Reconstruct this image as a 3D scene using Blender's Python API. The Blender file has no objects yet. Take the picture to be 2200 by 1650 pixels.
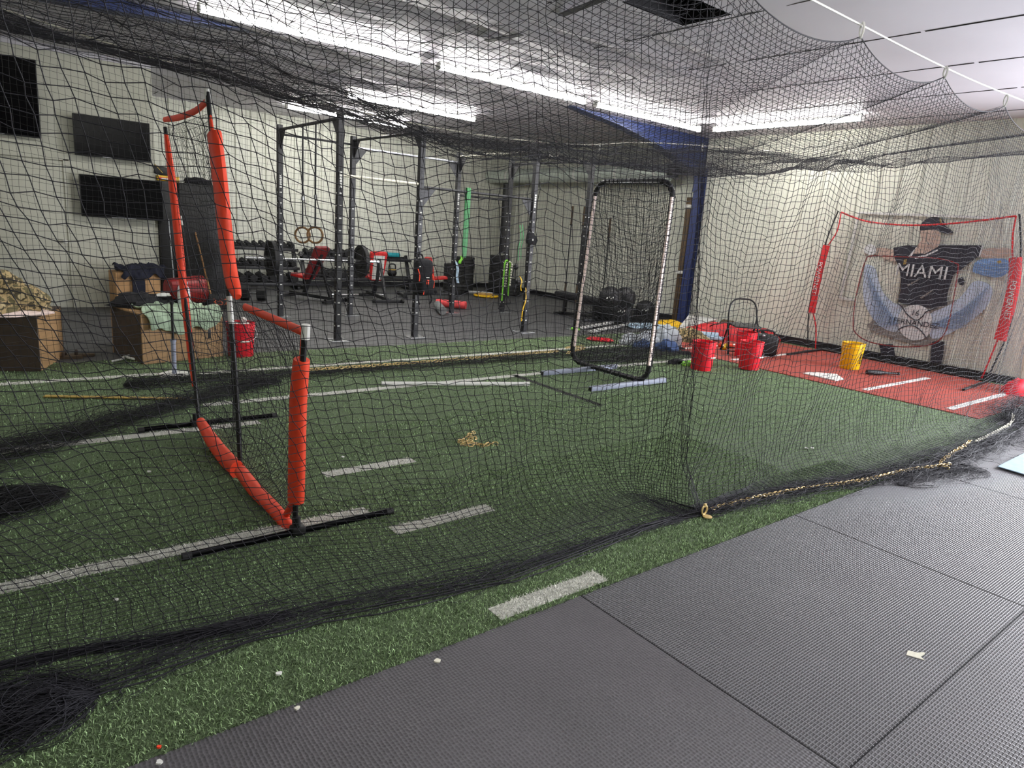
import bpy, bmesh, math, random
import numpy as np
from mathutils import Vector, Matrix, Euler
random.seed(7); RNG = np.random.default_rng(7)
SC = bpy.context.scene; COL = SC.collection
PI = math.pi; rad = math.radians
V = Vector

# ------------------------------------------------------------------ camera survey
# the photograph's vanishing points give the lens and the tilt; H is the height of the lens
H = 1.6; FPX = 1439.0; PP = np.array([1100., 825.])
def _dir(p):
    u = np.array([p[0]-PP[0], p[1]-PP[1], FPX]); return u/np.linalg.norm(u)
_X = _dir((2957, 632)); _D = _dir((630, 7026)); _D -= _X*(_X@_D); _D /= np.linalg.norm(_D)
_Z = -_D; _Y = np.cross(_Z, _X); R = np.array([_X, _Y, _Z]); CAM = np.array([0, 0, H])
def ray(px, py): return R@np.array([px-PP[0], py-PP[1], FPX])
def FL(px, py, z=0.):                       # surveyed point on a level plane
    r = ray(px, py); return V(CAM+r*((z-H)/r[2]))
def PX(px, py, x):                          # ... on a plane across the room
    r = ray(px, py); return V(CAM+r*(x/r[0]))
def PY(px, py, y):                          # ... on a plane along the room
    r = ray(px, py); return V(CAM+r*(y/r[1]))
cam = bpy.data.cameras.new('camera'); co = bpy.data.objects.new('camera', cam); COL.objects.link(co)
cam.sensor_fit = 'HORIZONTAL'; cam.sensor_width = 36; cam.lens = 36*FPX/2200; cam.clip_start = .02; cam.clip_end = 200
M = Matrix.Identity(4)
for i in range(3):
    M[i][0] = R[i, 0]; M[i][1] = -R[i, 1]; M[i][2] = -R[i, 2]
M[2][3] = H
co.matrix_world = M; SC.camera = co
SC.view_settings.view_transform = 'Standard'; SC.view_settings.look = 'None'; SC.view_settings.gamma = 1
SC.view_settings.use_curve_mapping = False; SC.view_settings.exposure = 1.22
SC.cycles.max_bounces = 6; SC.cycles.diffuse_bounces = 3; SC.cycles.glossy_bounces = 2; SC.cycles.transmission_bounces = 3
SC.cycles.transparent_max_bounces = 4; SC.cycles.caustics_reflective = False; SC.cycles.caustics_refractive = False
SC.cycles.sample_clamp_indirect = 4

# ------------------------------------------------------------------ materials
MATS = {}
def sr(r, g, b):                            # 0..255 sRGB to linear
    def c(v):
        v /= 255.; return v/12.92 if v <= .04045 else ((v+.055)/1.055)**2.4
    return (c(r), c(g), c(b), 1)
def mat(name, col, rough=.6, metal=0., noise=0., nscale=8., bump=0., bscale=60., emit=0., spec=.5, stretch=None, attr=None, trans=0.):
    if name in MATS: return MATS[name]
    m = bpy.data.materials.new(name); m.use_nodes = True; nt = m.node_tree; b = nt.nodes['Principled BSDF']
    b.inputs['Base Color'].default_value = col; b.inputs['Roughness'].default_value = rough; b.inputs['Metallic'].default_value = metal
    b.inputs['Specular IOR Level'].default_value = spec
    if trans: b.inputs['Transmission Weight'].default_value = trans
    if emit:
        b.inputs['Emission Color'].default_value = col; b.inputs['Emission Strength'].default_value = emit
    tc = nt.nodes.new('ShaderNodeTexCoord'); src = tc.outputs['Object']
    if stretch:
        mp = nt.nodes.new('ShaderNodeMapping'); mp.inputs['Scale'].default_value = stretch
        nt.links.new(src, mp.inputs['Vector']); src = mp.outputs['Vector']
    base = None
    if attr:
        a = nt.nodes.new('ShaderNodeAttribute'); a.attribute_name = attr; base = a.outputs['Color']
        nt.links.new(base, b.inputs['Base Color'])
    if noise:
        n = nt.nodes.new('ShaderNodeTexNoise'); n.inputs['Scale'].default_value = nscale; n.inputs['Detail'].default_value = 5
        nt.links.new(src, n.inputs['Vector'])
        mr = nt.nodes.new('ShaderNodeMapRange'); mr.inputs['To Min'].default_value = 1-noise; mr.inputs['To Max'].default_value = 1+noise
        mr.inputs['From Min'].default_value = .25; mr.inputs['From Max'].default_value = .75
        nt.links.new(n.outputs['Fac'], mr.inputs['Value'])
        mx = nt.nodes.new('ShaderNodeMix'); mx.data_type = 'RGBA'; mx.blend_type = 'MULTIPLY'; mx.inputs['Factor'].default_value = 1
        if base is not None: nt.links.new(base, mx.inputs[6])
        else: mx.inputs[6].default_value = col
        nt.links.new(mr.outputs['Result'], mx.inputs[7]); nt.links.new(mx.outputs[2], b.inputs['Base Color'])
    if bump:
        n = nt.nodes.new('ShaderNodeTexNoise'); n.inputs['Scale'].default_value = bscale; n.inputs['Detail'].default_value = 4
        nt.links.new(src, n.inputs['Vector'])
        bp = nt.nodes.new('ShaderNodeBump'); bp.inputs['Strength'].default_value = bump; bp.inputs['Distance'].default_value = .01
        nt.links.new(n.outputs['Fac'], bp.inputs['Height']); nt.links.new(bp.outputs['Normal'], b.inputs['Normal'])
    MATS[name] = m; return m
def K(n): return MATS[n]
mat('wall_paint', sr(218, 219, 207), .5, noise=.05, nscale=1.5)
mat('drywall', sr(196, 196, 182), .7, noise=.05, nscale=2)
mat('vinyl', sr(208, 205, 212), .55, noise=.05, nscale=.9, bump=.15, bscale=5, spec=.4)
mat('navy_steel', sr(42, 56, 104), .4, noise=.12, nscale=4)
mat('dark_steel', sr(30, 30, 34), .42, noise=.1, nscale=20)
mat('black', sr(13, 13, 16), .5, noise=.15, nscale=20)
mat('black_gloss', sr(9, 9, 12), .2, spec=.08)
mat('black_rubber', sr(26, 26, 28), .6, noise=.15, nscale=15)
mat('black_cloth', sr(22, 22, 27), .9, noise=.2, nscale=25, bump=.4, bscale=30)
mat('navy_cloth', sr(22, 25, 44), .85, noise=.2, nscale=15, bump=.4, bscale=20)
mat('green_cloth', sr(164, 184, 158), .85, noise=.1, nscale=12, bump=.4, bscale=25)
mat('net_cord', sr(27, 26, 36), .7)
mat('net_fine', sr(16, 16, 20), .8)
mat('orange', sr(240, 70, 36), .55, noise=.1, nscale=9, bump=.15, bscale=30)
mat('red_nylon', sr(205, 40, 46), .6, noise=.1, nscale=12)
mat('red_plastic', sr(225, 32, 50), .35, noise=.06, nscale=6)
mat('dark_red_plastic', sr(140, 26, 28), .4, noise=.06, nscale=6)
mat('yellow_plastic', sr(240, 190, 20), .35, noise=.05, nscale=6)
mat('white', sr(225, 225, 220), .5, noise=.04, nscale=10)
mat('white_paint', sr(215, 215, 212), .6, noise=.06, nscale=30)
mat('light', (1, .985, .93, 1), .5, emit=26)
mat('tape_pink', sr(244, 222, 214), .6, noise=.12, nscale=25)
mat('steel', sr(170, 172, 176), .3, metal=.85, noise=.1, nscale=12)
mat('chrome', sr(225, 226, 228), .18, metal=.9)
mat('grey_paint', sr(150, 156, 176), .45, noise=.08, nscale=8)
mat('brass', sr(226, 198, 138), .32, metal=.3, noise=.1, nscale=40)
mat('rope', sr(225, 222, 205), .7, noise=.1, nscale=60)
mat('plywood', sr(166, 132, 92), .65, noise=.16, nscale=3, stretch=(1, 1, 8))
mat('shade_brown', sr(64, 51, 41), .7, noise=.3, nscale=9)  # plywood faces in shade painted darker; sandal straps borrow this brown
mat('cardboard', sr(186, 146, 102), .8, noise=.08, nscale=5)
mat('ring_wood', sr(120, 88, 52), .5, noise=.2, nscale=14)
mat('wood', sr(168, 120, 70), .5, noise=.2, nscale=14)
mat('dark_wood', sr(88, 70, 48), .6, noise=.2, nscale=20)
mat('red_vinyl', sr(206, 40, 40), .4, noise=.08, nscale=10)
mat('dark_red_vinyl', sr(120, 28, 30), .5, noise=.08, nscale=10)
mat('red_foam', sr(232, 82, 84), .75, noise=.12, nscale=30)
mat('grey_foam', sr(120, 122, 122), .8, noise=.12, nscale=25)
mat('green_rubber', sr(66, 140, 84), .55)
mat('lime', sr(130, 210, 60), .6, noise=.08, nscale=20)
mat('teal', sr(30, 150, 160), .5, noise=.1, nscale=12)
mat('pale_blue', sr(172, 196, 214), .8, noise=.1, nscale=10, bump=.3, bscale=20)
mat('denim', sr(50, 70, 108), .85, noise=.25, nscale=18, bump=.3, bscale=30)
mat('grey_cloth', sr(178, 184, 190), .85, noise=.15, nscale=10, bump=.4, bscale=25)
mat('mat_red', sr(158, 66, 54), .85, noise=.12, nscale=60)
mat('tan_cloth', sr(196, 160, 100), .85, noise=.25, nscale=9, bump=.4, bscale=20)
mat('galvanised', sr(205, 214, 206), .4, metal=.25, noise=.15, nscale=4)
mat('clear_plastic', sr(215, 220, 228), .12, spec=.6)
mat('led_red', sr(200, 90, 50), .5, emit=.1)
mat('rubber_floor', sr(76, 76, 78), .55, noise=.18, nscale=2.5, bump=.12, bscale=160)
mat('skin_paint', sr(196, 172, 158), .7, noise=.08, nscale=12)
mat('black_paint', sr(40, 39, 52), .6, noise=.15, nscale=6)
mat('grey_mural', sr(138, 134, 130), .7, noise=.1, nscale=6)
mat('wing_paint', sr(192, 206, 226), .7, noise=.12, nscale=14)
mat('wing_line', sr(142, 164, 196), .7)
mat('glove_paint', sr(124, 160, 210), .7, noise=.12, nscale=12)
mat('ball_paint', sr(222, 224, 226), .7, noise=.06, nscale=12)
mat('gold_paint', sr(176, 148, 74), .7)
mat('turf', (.1, .2, .05, 1), .7, noise=.45, nscale=90, bump=.7, bscale=150, attr='Col', spec=.25)
def camo(name, cols, scale):
    m = mat(name, cols[0], .9, bump=.4, bscale=20); nt = m.node_tree; b = nt.nodes['Principled BSDF']
    n = nt.nodes.new('ShaderNodeTexNoise'); n.inputs['Scale'].default_value = scale; n.inputs['Detail'].default_value = 3
    tc = nt.nodes.new('ShaderNodeTexCoord'); nt.links.new(tc.outputs['Object'], n.inputs['Vector'])
    cr = nt.nodes.new('ShaderNodeValToRGB'); cr.color_ramp.interpolation = 'CONSTANT'
    el = cr.color_ramp.elements; el[0].color = cols[0]; el[1].position = .46; el[1].color = cols[1]
    for p, c in zip((.54, .62), cols[2:]): e = el.new(p); e.color = c
    nt.links.new(n.outputs['Fac'], cr.inputs['Fac']); nt.links.new(cr.outputs['Color'], b.inputs['Base Color'])
camo('camo_cloth', (sr(112, 104, 72), sr(178, 156, 112), sr(80, 72, 50), sr(190, 172, 132)), 9)
def ribbed(name, col, kind):
    m = mat(name, col, .48, noise=.14, nscale=2.2, spec=.55); nt = m.node_tree; b = nt.nodes['Principled BSDF']
    tc = nt.nodes.new('ShaderNodeTexCoord'); bp = nt.nodes.new('ShaderNodeBump'); bp.inputs['Distance'].default_value = .004; bp.inputs['Strength'].default_value = .8
    if kind == 'rib':
        hs = []
        for d, s in (('Y', 56.), ('X', 26.)):
            w = nt.nodes.new('ShaderNodeTexWave'); w.bands_direction = d; w.inputs['Scale'].default_value = s/2; w.inputs['Distortion'].default_value = 0
            nt.links.new(tc.outputs['Object'], w.inputs['Vector'])
            p = nt.nodes.new('ShaderNodeMath'); p.operation = 'POWER'; p.inputs[1].default_value = 3 if d == 'Y' else 7
            nt.links.new(w.outputs['Fac'], p.inputs[0]); hs.append(p.outputs[0])
        a = nt.nodes.new('ShaderNodeMath'); a.operation = 'MAXIMUM'; nt.links.new(hs[0], a.inputs[0]); nt.links.new(hs[1], a.inputs[1]); h = a.outputs[0]
    else:
        v = nt.nodes.new('ShaderNodeTexVoronoi'); v.inputs['Scale'].default_value = 75; v.inputs['Randomness'].default_value = .25
        nt.links.new(tc.outputs['Object'], v.inputs['Vector']); h = v.outputs['Distance']
    nt.links.new(h, bp.inputs['Height']); nt.links.new(bp.outputs['Normal'], b.inputs['Normal'])
    # base colour lighter on the raised pattern, darker in its grooves
    n = nt.nodes.new('ShaderNodeMapRange'); n.inputs['To Min'].default_value = .82; n.inputs['To Max'].default_value = 1.75
    nt.links.new(h, n.inputs['Value']); old = b.inputs['Base Color'].links[0].from_socket
    mx = nt.nodes.new('ShaderNodeMix'); mx.data_type = 'RGBA'; mx.blend_type = 'MULTIPLY'; mx.inputs['Factor'].default_value = 1
    nt.links.new(old, mx.inputs[6]); nt.links.new(n.outputs['Result'], mx.inputs[7]); nt.links.new(mx.outputs[2], b.inputs['Base Color'])
ribbed('mat_rib', sr(76, 75, 79), 'rib'); ribbed('mat_pebble', sr(77, 75, 79), 'pebble')

# ------------------------------------------------------------------ mesh builder
def noise2(a, b, seed, n=6, f0=1.):
    r = np.random.default_rng(seed); o = 0
    for i in range(n):
        k = r.uniform(.5, 1.5, 2)*f0*r.choice([-1, 1], 2)*(1+i*.55); o = o+np.sin(a*k[0]+b*k[1]+r.uniform(0, 6.28))/(1+i*.4)
    return o/2.2
def frame(d):
    d = V(d).normalized(); u = d.cross(V((0, 0, 1)) if abs(d.z) < .95 else V((1, 0, 0))).normalized(); return d, u, d.cross(u)
class MB:
    def __init__(s): s.v = []; s.f = []; s.m = []
    def add(s, vs, fs, mi=0):
        o = len(s.v); s.v += [tuple(p) for p in vs]; s.f += [[i+o for i in f] for f in fs]; s.m += [mi]*len(fs); return s
    def bm(s, bm, mi=0):
        bm.verts.index_update(); s.add([v.co for v in bm.verts], [[v.index for v in f.verts] for f in bm.faces], mi); bm.free(); return s
    def box(s, c, sz, rot=(0, 0, 0), bev=0., mi=0, seg=2):
        b = bmesh.new(); bmesh.ops.create_cube(b, size=1); bmesh.ops.scale(b, vec=sz, verts=b.verts)
        if bev: bmesh.ops.bevel(b, geom=b.edges[:], offset=min(bev, min(sz)*.49), segments=seg, affect='EDGES', profile=.5)
        bmesh.ops.transform(b, matrix=Matrix.Translation(c)@Euler(rot).to_matrix().to_4x4(), verts=b.verts); return s.bm(b, mi)
    def bar(s, p0, p1, w, h, bev=0., mi=0, up=None):                  # square section between two points
        p0 = V(p0); p1 = V(p1); d = (p1-p0); L = d.length; d.normalize()
        up = V(up) if up else (V((0, 0, 1)) if abs(d.z) < .9 else V((0, 1, 0))); sd = up.cross(d).normalized(); up = d.cross(sd)
        b = bmesh.new(); bmesh.ops.create_cube(b, size=1); bmesh.ops.scale(b, vec=(L, w, h), verts=b.verts)
        if bev: bmesh.ops.bevel(b, geom=b.edges[:], offset=bev, segments=2, affect='EDGES', profile=.5)
        m = Matrix((d, sd, up)).transposed().to_4x4(); m.translation = (p0+p1)/2
        bmesh.ops.transform(b, matrix=m, verts=b.verts); return s.bm(b, mi)
    def cyl(s, p0, p1, r0, r1=None, n=14, mi=0, caps=True):
        r1 = r0 if r1 is None else r1; p0 = V(p0); p1 = V(p1); d, u, w = frame(p1-p0); vs = []
        for p, r in ((p0, r0), (p1, r1)):
            for i in range(n): a = 2*PI*i/n; vs.append(p+(u*math.cos(a)+w*math.sin(a))*r)
        fs = [[i, (i+1) % n, n+(i+1) % n, n+i] for i in range(n)]
        if caps: fs += [list(range(n))[::-1], list(range(n, 2*n))]
        return s.add(vs, fs, mi)
    def tube(s, pts, r, n=8, closed=False, mi=0):
        pts = [V(p) for p in pts]; N = len(pts); vs = []; u = None
        rr = r if hasattr(r, '__len__') else [r]*N
        for i, p in enumerate(pts):
            a = pts[(i-1) % N] if (closed or i) else p; b = pts[(i+1) % N] if (closed or i < N-1) else p
            d = (b-a).normalized()
            u = (frame(d)[1] if u is None else (u-d*u.dot(d)).normalized()); w = d.cross(u)
            for k in range(n): t = 2*PI*k/n; vs.append(p+(u*math.cos(t)+w*math.sin(t))*rr[i])
        fs = []
        for i in range(N if closed else N-1):
            j = (i+1) % N; fs += [[i*n+k, i*n+(k+1) % n, j*n+(k+1) % n, j*n+k] for k in range(n)]
        if not closed: fs += [list(range(n))[::-1], list(range((N-1)*n, N*n))]
        return s.add(vs, fs, mi)
    def lathe(s, prof, n=24, c=(0, 0, 0), m=None, mi=0):
        vs = []; c = V(c)
        for r, z in prof:
            for i in range(n):
                a = 2*PI*i/n; p = V((r*math.cos(a), r*math.sin(a), z)); vs.append(c+(m@p if m else p))
        k = len(prof); fs = []
        for j in range(k-1):
            fs += [[j*n+i, j*n+(i+1) % n, (j+1)*n+(i+1) % n, (j+1)*n+i] for i in range(n)]
        if prof[0][0] > 1e-4: fs.append(list(range(n))[::-1])
        if prof[-1][0] > 1e-4: fs.append(list(range((k-1)*n, k*n)))
        return s.add(vs, fs, mi)
    def ell(s, c, r, n=16, mi=0, m=None):
        r = r if hasattr(r, '__len__') else (r, r, r); prof = []; k = max(6, n//2)
        for j in range(k+1): t = -PI/2+PI*j/k; prof.append((max(1e-5, math.cos(t)), math.sin(t)))
        vs = []
        for q, z in prof:
            for i in range(n):
                a = 2*PI*i/n; p = V((q*math.cos(a)*r[0], q*math.sin(a)*r[1], z*r[2])); vs.append(V(c)+(m@p if m else p))
        fs = [[j*n+i, j*n+(i+1) % n, (j+1)*n+(i+1) % n, (j+1)*n+i] for j in range(k) for i in range(n)]
        return s.add(vs, fs, mi)
    def prism(s, pts, off, mi=0):                                      # planar polygon given thickness
        n = len(pts); o = V(off); vs = [V(p) for p in pts]+[V(p)+o for p in pts]
        return s.add(vs, [list(range(n))[::-1], list(range(n, 2*n))]+[[i, (i+1) % n, n+(i+1) % n, n+i] for i in range(n)], mi)
    def grid(s, P, mi=0, thick=0.):
        P = np.asarray(P); a, b = P.shape[:2]
        fs = [[i*b+j, i*b+j+1, (i+1)*b+j+1, (i+1)*b+j] for i in range(a-1) for j in range(b-1)]
        return s.add(P.reshape(-1, 3), fs, mi)
    def build(s, name, m, parent=None, org=None, smooth=35):
        me = bpy.data.meshes.new(name); vs = s.v
        if org is not None: vs = [(p[0]-org[0], p[1]-org[1], p[2]-org[2]) for p in vs]
        me.from_pydata(vs, [], s.f); ms = m if isinstance(m, (list, tuple)) else [m]
        for q in ms: me.materials.append(K(q) if isinstance(q, str) else q)
        if len(ms) > 1: me.polygons.foreach_set('material_index', s.m)
        me.validate(); bm = bmesh.new(); bm.from_mesh(me); bmesh.ops.recalc_face_normals(bm, faces=bm.faces); bm.to_mesh(me); bm.free()
        if smooth: me.shade_smooth(); me.set_sharp_from_angle(angle=rad(smooth))
        o = bpy.data.objects.new(name, me); COL.objects.link(o)
        if parent: o.parent = parent
        return o
def tag(o, label, cat, group=None, kind=None):
    if label: o['label'] = label
    if cat: o['category'] = cat
    if group: o['group'] = group
    if kind: o['kind'] = kind
    return o
def struct(o): o['kind'] = 'structure'; return o
def root(name, label, cat, loc=(0, 0, 0), group=None, rz=0.):
    o = bpy.data.objects.new(name, None); COL.objects.link(o); o.location = loc; o.rotation_euler = (0, 0, rz); o.empty_display_size = .1
    return tag(o, label, cat, group)
def part(mb, name, m, parent, world=False, label=None, smooth=35):
    org = None
    if world:
        p = parent
        while p.parent: p = p.parent
        org = p.location
    o = mb.build(name, m, parent, org, smooth)
    if label: o['label'] = label
    return o
def solo(mb, name, m, label, cat, loc, group=None, smooth=35, world=True):   # a one-mesh thing with its origin at its base
    o = mb.build(name, m, None, loc if world else None, smooth); o.location = loc; return tag(o, label, cat, group)
def dup(r, loc, rz=None, label=None, rot=None, scale=None):
    kids = {}
    for q in list(COL.objects):
        if q.parent: kids.setdefault(q.parent.name, []).append(q)
    n = r.copy(); COL.objects.link(n); n.location = loc
    if rz is not None: n.rotation_euler = (0, 0, rz)
    if rot is not None: n.rotation_euler = rot
    if scale: n.scale = (scale,)*3 if not hasattr(scale, '__len__') else scale
    if label: n['label'] = label
    def rec(a, b):
        for c in kids.get(a.name, []):
            d = c.copy(); COL.objects.link(d); d.parent = b; rec(c, d)
    rec(r, n); return n
def catmull(pts, k=8, closed=False):
    pts = [V(p) for p in pts]; n = len(pts); out = []
    for i in range(n if closed else n-1):
        g = (lambda j: pts[j % n]) if closed else (lambda j: pts[max(0, min(n-1, j))])
        a, b, c, d = g(i-1), g(i), g(i+1), g(i+2)
        for j in range(k):
            t = j/k; out.append(.5*((2*b)+(c-a)*t+(2*a-5*b+4*c-d)*t*t+(3*b-a-3*c+d)*t**3))
    if not closed: out.append(pts[-1])
    return out
def text(body, size, matrix, m, parent, ext=.001, name='lettering'):
    cu = bpy.data.curves.new(name, 'FONT'); cu.body = body; cu.size = size; cu.extrude = ext; cu.align_x = 'CENTER'; cu.align_y = 'CENTER'
    t = bpy.data.objects.new('tmp', cu); COL.objects.link(t); bpy.context.view_layer.update()
    me = bpy.data.meshes.new_from_object(t.evaluated_get(bpy.context.evaluated_depsgraph_get())); bpy.data.objects.remove(t)
    me.transform(matrix); me.materials.clear(); me.materials.append(K(m)); o = bpy.data.objects.new(name, me); COL.objects.link(o); o.parent = parent; return o
def basis(x, y, o):                          # matrix with local x, y axes and an origin
    x = V(x).normalized(); y = V(y).normalized(); z = x.cross(y).normalized(); y = z.cross(x)
    m = Matrix((x, y, z)).transposed().to_4x4(); m.translation = o; return m
# ---- fast meshes of many strands
def strands(A, B, r, sides=3):
    A = np.asarray(A, float); B = np.asarray(B, float); d = B-A; L = np.linalg.norm(d, axis=1, keepdims=True); k = L[:, 0] > 1e-5
    A, B, d = A[k], B[k], d[k]/L[k]; ref = np.where(np.abs(d[:, 2:3]) < .9, [[0, 0, 1.]], [[1., 0, 0]])
    u = np.cross(d, ref); u /= np.linalg.norm(u, axis=1, keepdims=True); w = np.cross(d, u); n = len(A)
    rr = np.broadcast_to(np.asarray(r, float).reshape(-1, 1) if np.ndim(r) else np.full((1, 1), r), (len(k), 1))[k] if np.ndim(r) else r
    ring = []
    for base in (A, B):
        for i in range(sides):
            t = 2*PI*i/sides; ring.append(base+(u*math.cos(t)+w*math.sin(t))*rr)
    vs = np.stack(ring, 1).reshape(-1, 3); o = (np.arange(n)*2*sides)[:, None, None]
    q = np.array([[i, (i+1) % sides, sides+(i+1) % sides, sides+i] for i in range(sides)])[None]
    return vs, (q+o).reshape(-1, 4)
def quads(name, vs, fs, m, parent=None, org=None, smooth=True):
    me = bpy.data.meshes.new(name); vs = np.asarray(vs, np.float32)
    if org is not None: vs = vs-np.array(org, np.float32)
    me.vertices.add(len(vs)); me.vertices.foreach_set('co', vs.ravel()); me.loops.add(fs.size); me.loops.foreach_set('vertex_index', fs.ravel().astype(np.int32))
    me.polygons.add(len(fs)); me.polygons.foreach_set('loop_start', np.arange(0, fs.size, 4, dtype=np.int32))
    me.update(calc_edges=True)
    if smooth: me.polygons.foreach_set('use_smooth', np.ones(len(fs), bool))
    me.materials.append(K(m)); o = bpy.data.objects.new(name, me); COL.objects.link(o)
    if parent: o.parent = parent
    return o
def net_edges(P, border=True):
    A = [P[:-1].reshape(-1, 3), P[:, :-1].reshape(-1, 3)]; B = [P[1:].reshape(-1, 3), P[:, 1:].reshape(-1, 3)]
    return np.concatenate(A), np.concatenate(B)
def cat_strands(lst):
    vs = []; fs = []; o = 0
    for v, f in lst: vs.append(v); fs.append(f+o); o += len(v)
    return np.concatenate(vs), np.concatenate(fs)
def polyline_strands(lines, r, sides=3):
    A = np.concatenate([l[:-1] for l in lines]); B = np.concatenate([l[1:] for l in lines]); return strands(A, B, r, sides)
def tangle(path, width, height, n, seg, seed, r=.0014, curl=1.):   # heaped slack netting along a path
    g = np.random.default_rng(seed); path = np.array([tuple(p) for p in catmull(path, 10)]); N = len(path); t = np.linspace(0, 1, N); lines = []
    Ltot = np.linalg.norm(np.diff(path, axis=0), axis=1).sum(); seg = 34
    wd = np.interp(t, np.linspace(0, 1, len(width)), width) if hasattr(width, '__len__') else np.full(N, width)
    tx = np.gradient(path, axis=0); tx /= np.linalg.norm(tx, axis=1, keepdims=True)+1e-9
    for i in range(n):
        L = g.uniform(.35, 1.3); a = g.uniform(-.05, 1.02)*Ltot-L*.3; u = np.linspace(0, 1, seg); w0 = float(np.interp(np.clip((a+L/2)/Ltot, 0, 1), t, wd))
        f = lambda amp, k: amp*sum(np.sin(2*PI*(u*k*g.uniform(.4, 1.4)+g.uniform()))*g.normal(0, .6) for _ in range(3))
        s = a+u*L+f(w0*.55*curl, 2.2); s = np.abs(s); s = np.where(s > Ltot, 2*Ltot-s, s); sN = np.clip(s/Ltot, 0, 1); ex = (s/Ltot-sN)*Ltot; p = np.stack([np.interp(sN, t, path[:, k]) for k in range(3)], -1)
        tt = np.stack([np.interp(sN, t, tx[:, k]) for k in range(3)], -1); w = np.interp(sN, t, wd)*np.clip(np.minimum(s, Ltot-s)/.22, .04, 1)**.6; off = g.normal(0, .42)*w+f(1, 1.6)*w*.34
        ex = np.clip(ex, -.02, .02); p[:, 0] += tt[:, 0]*ex-tt[:, 1]*off; p[:, 1] += tt[:, 1]*ex+tt[:, 0]*off
        z = np.abs(g.normal(0, .45)+f(.45, 1.5))*height*np.exp(-(off/(w+1e-6))**2); p[:, 2] = .006+z*np.clip(np.minimum(s, Ltot-s)/.25, .1, 1); lines.append(p)
    return polyline_strands(lines, r)
# ================================================================== the shell
XR, YB, YT, ZC = 11.2, 14.9, 11.7, 3.55
def rib_wall(name, p0, p1, nrm, z0, z1, m='wall_paint', pitch=.305):
    p0 = V(p0); p1 = V(p1); d = p1-p0; L = d.length; d.normalize(); n = V(nrm); prof = []; s = 0
    unit = [(0, 0), (.085, 0), (.092, .006), (.112, .006), (.119, 0), (.185, 0), (.192, .006), (.212, .006), (.219, 0), (.25, 0), (.262, .028), (.293, .028)]
    while s < L:
        for a, h in unit:
            if s+a < L: prof.append((s+a, h))
        s += pitch
    prof.append((L, 0)); vs = []; fs = []
    for a, h in prof:
        q = p0+d*a+n*h; vs += [V((q.x, q.y, z0)), V((q.x, q.y, z1))]
    for i in range(len(prof)-1): fs.append([2*i, 2*i+2, 2*i+3, 2*i+1])
    b = MB().add(vs, fs); e = -n*.1; k = len(b.v)       # backing so the wall has thickness
    b.add([V((p0.x, p0.y, z0))+e, V((p1.x, p1.y, z0))+e, V((p1.x, p1.y, z1))+e, V((p0.x, p0.y, z1))+e], [[0, 1, 2, 3]])
    return struct(b.build(name, m, smooth=0))
rib_wall('wall_right', (XR, YB, 0), (XR, 1.2, 0), (-1, 0, 0), 0, 3.75)
b = MB(); b.box((XR+.05, -2.95, 1.87), (.1, 2.1, 3.75)).box((XR+.05, -.35, 3.2), (.1, 3.1, 1.1)); struct(b.build('wall_right_end', 'wall_paint', smooth=0))
rib_wall('wall_back', (2.2, YB, 0), (XR, YB, 0), (0, -1, 0), 0, 3.75)
b = MB(); b.box((-.9, YT+.06, 1.74), (6.2, .12, 3.47)).box((2.14, (YT+YB)/2+.06, 1.74), (.12, YB-YT-.12, 3.47)); struct(b.build('wall_partition', 'drywall', smooth=0))
struct(MB().box((-.9, YT+.06, 3.62), (6.2, .1, .28)).build('trim_1', 'vinyl', smooth=0))
struct(MB().box((-4.05, 3.85, 1.87), (.1, 15.7, 3.75)).build('wall_left', 'drywall', smooth=0))
struct(MB().box((3.6, -4.05, 1.87), (15.3, .1, 3.75)).build('wall_front', 'drywall', smooth=0))
b = MB().box((3.6, 5.4, -.06), (15.2, 19, .1)); b.box((3.6, 11.32, -.006), (15.1, 7.2, .012)); struct(b.build('floor', 'rubber_floor', smooth=0))
struct(MB().box((XR-.035, 8.05, .055), (.05, 13.6, .11)).box((XR-.06, 8.05, .01), (.1, 13.6, .03)).build('baseboard_right', 'dark_steel', smooth=0))
struct(MB().box((6.65, YB-.035, .055), (8.9, .05, .11)).build('baseboard_back', 'dark_steel', smooth=0))
struct(MB().box((.9, YT-.012, .05), (2.6, .02, .1)).build('baseboard_partition', 'drywall', smooth=0))
# ceiling: faced insulation that billows between its fixings, with a square opening
hx0, hx1, hy0, hy1 = 4.5, 5.33, 3.97, 4.5
gx = sorted(set(list(np.arange(-4, 11.25, .1))+[hx0, hx1])); gy = sorted(set(list(np.arange(-4, 15., .1))+[hy0, hy1]))
GX, GY = np.meshgrid(np.array(gx), np.array(gy), indexing='ij')
wr = noise2(GX*.55+.25*np.sin(GY*.9), GY*3.6, 3, 6); wr2 = noise2(GX*1.5, GY*5.5, 5, 5)
wgt = np.clip((8.8-GX)/3.2, .12, 1)*np.clip((GY-3.2)/2.0, .1, 1)
GZ = ZC+.034*wr*wgt+.012*wr2*wgt; inh = ((GX >= hx0-1e-6) & (GX <= hx1+1e-6) & (GY >= hy0-1e-6) & (GY <= hy1+1e-6)); GZ[inh] = ZC
b = MB(); n2 = len(gy); idx = lambda i, j: i*n2+j; fs = []
for i in range(len(gx)-1):
    for j in range(n2-1):
        cx = (gx[i]+gx[i+1])/2; cy = (gy[j]+gy[j+1])/2
        if hx0 < cx < hx1 and hy0 < cy < hy1: continue
        fs.append([idx(i, j), idx(i, j+1), idx(i+1, j+1), idx(i+1, j)])
b.add(np.stack([GX, GY, GZ], -1).reshape(-1, 3), fs)
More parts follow.
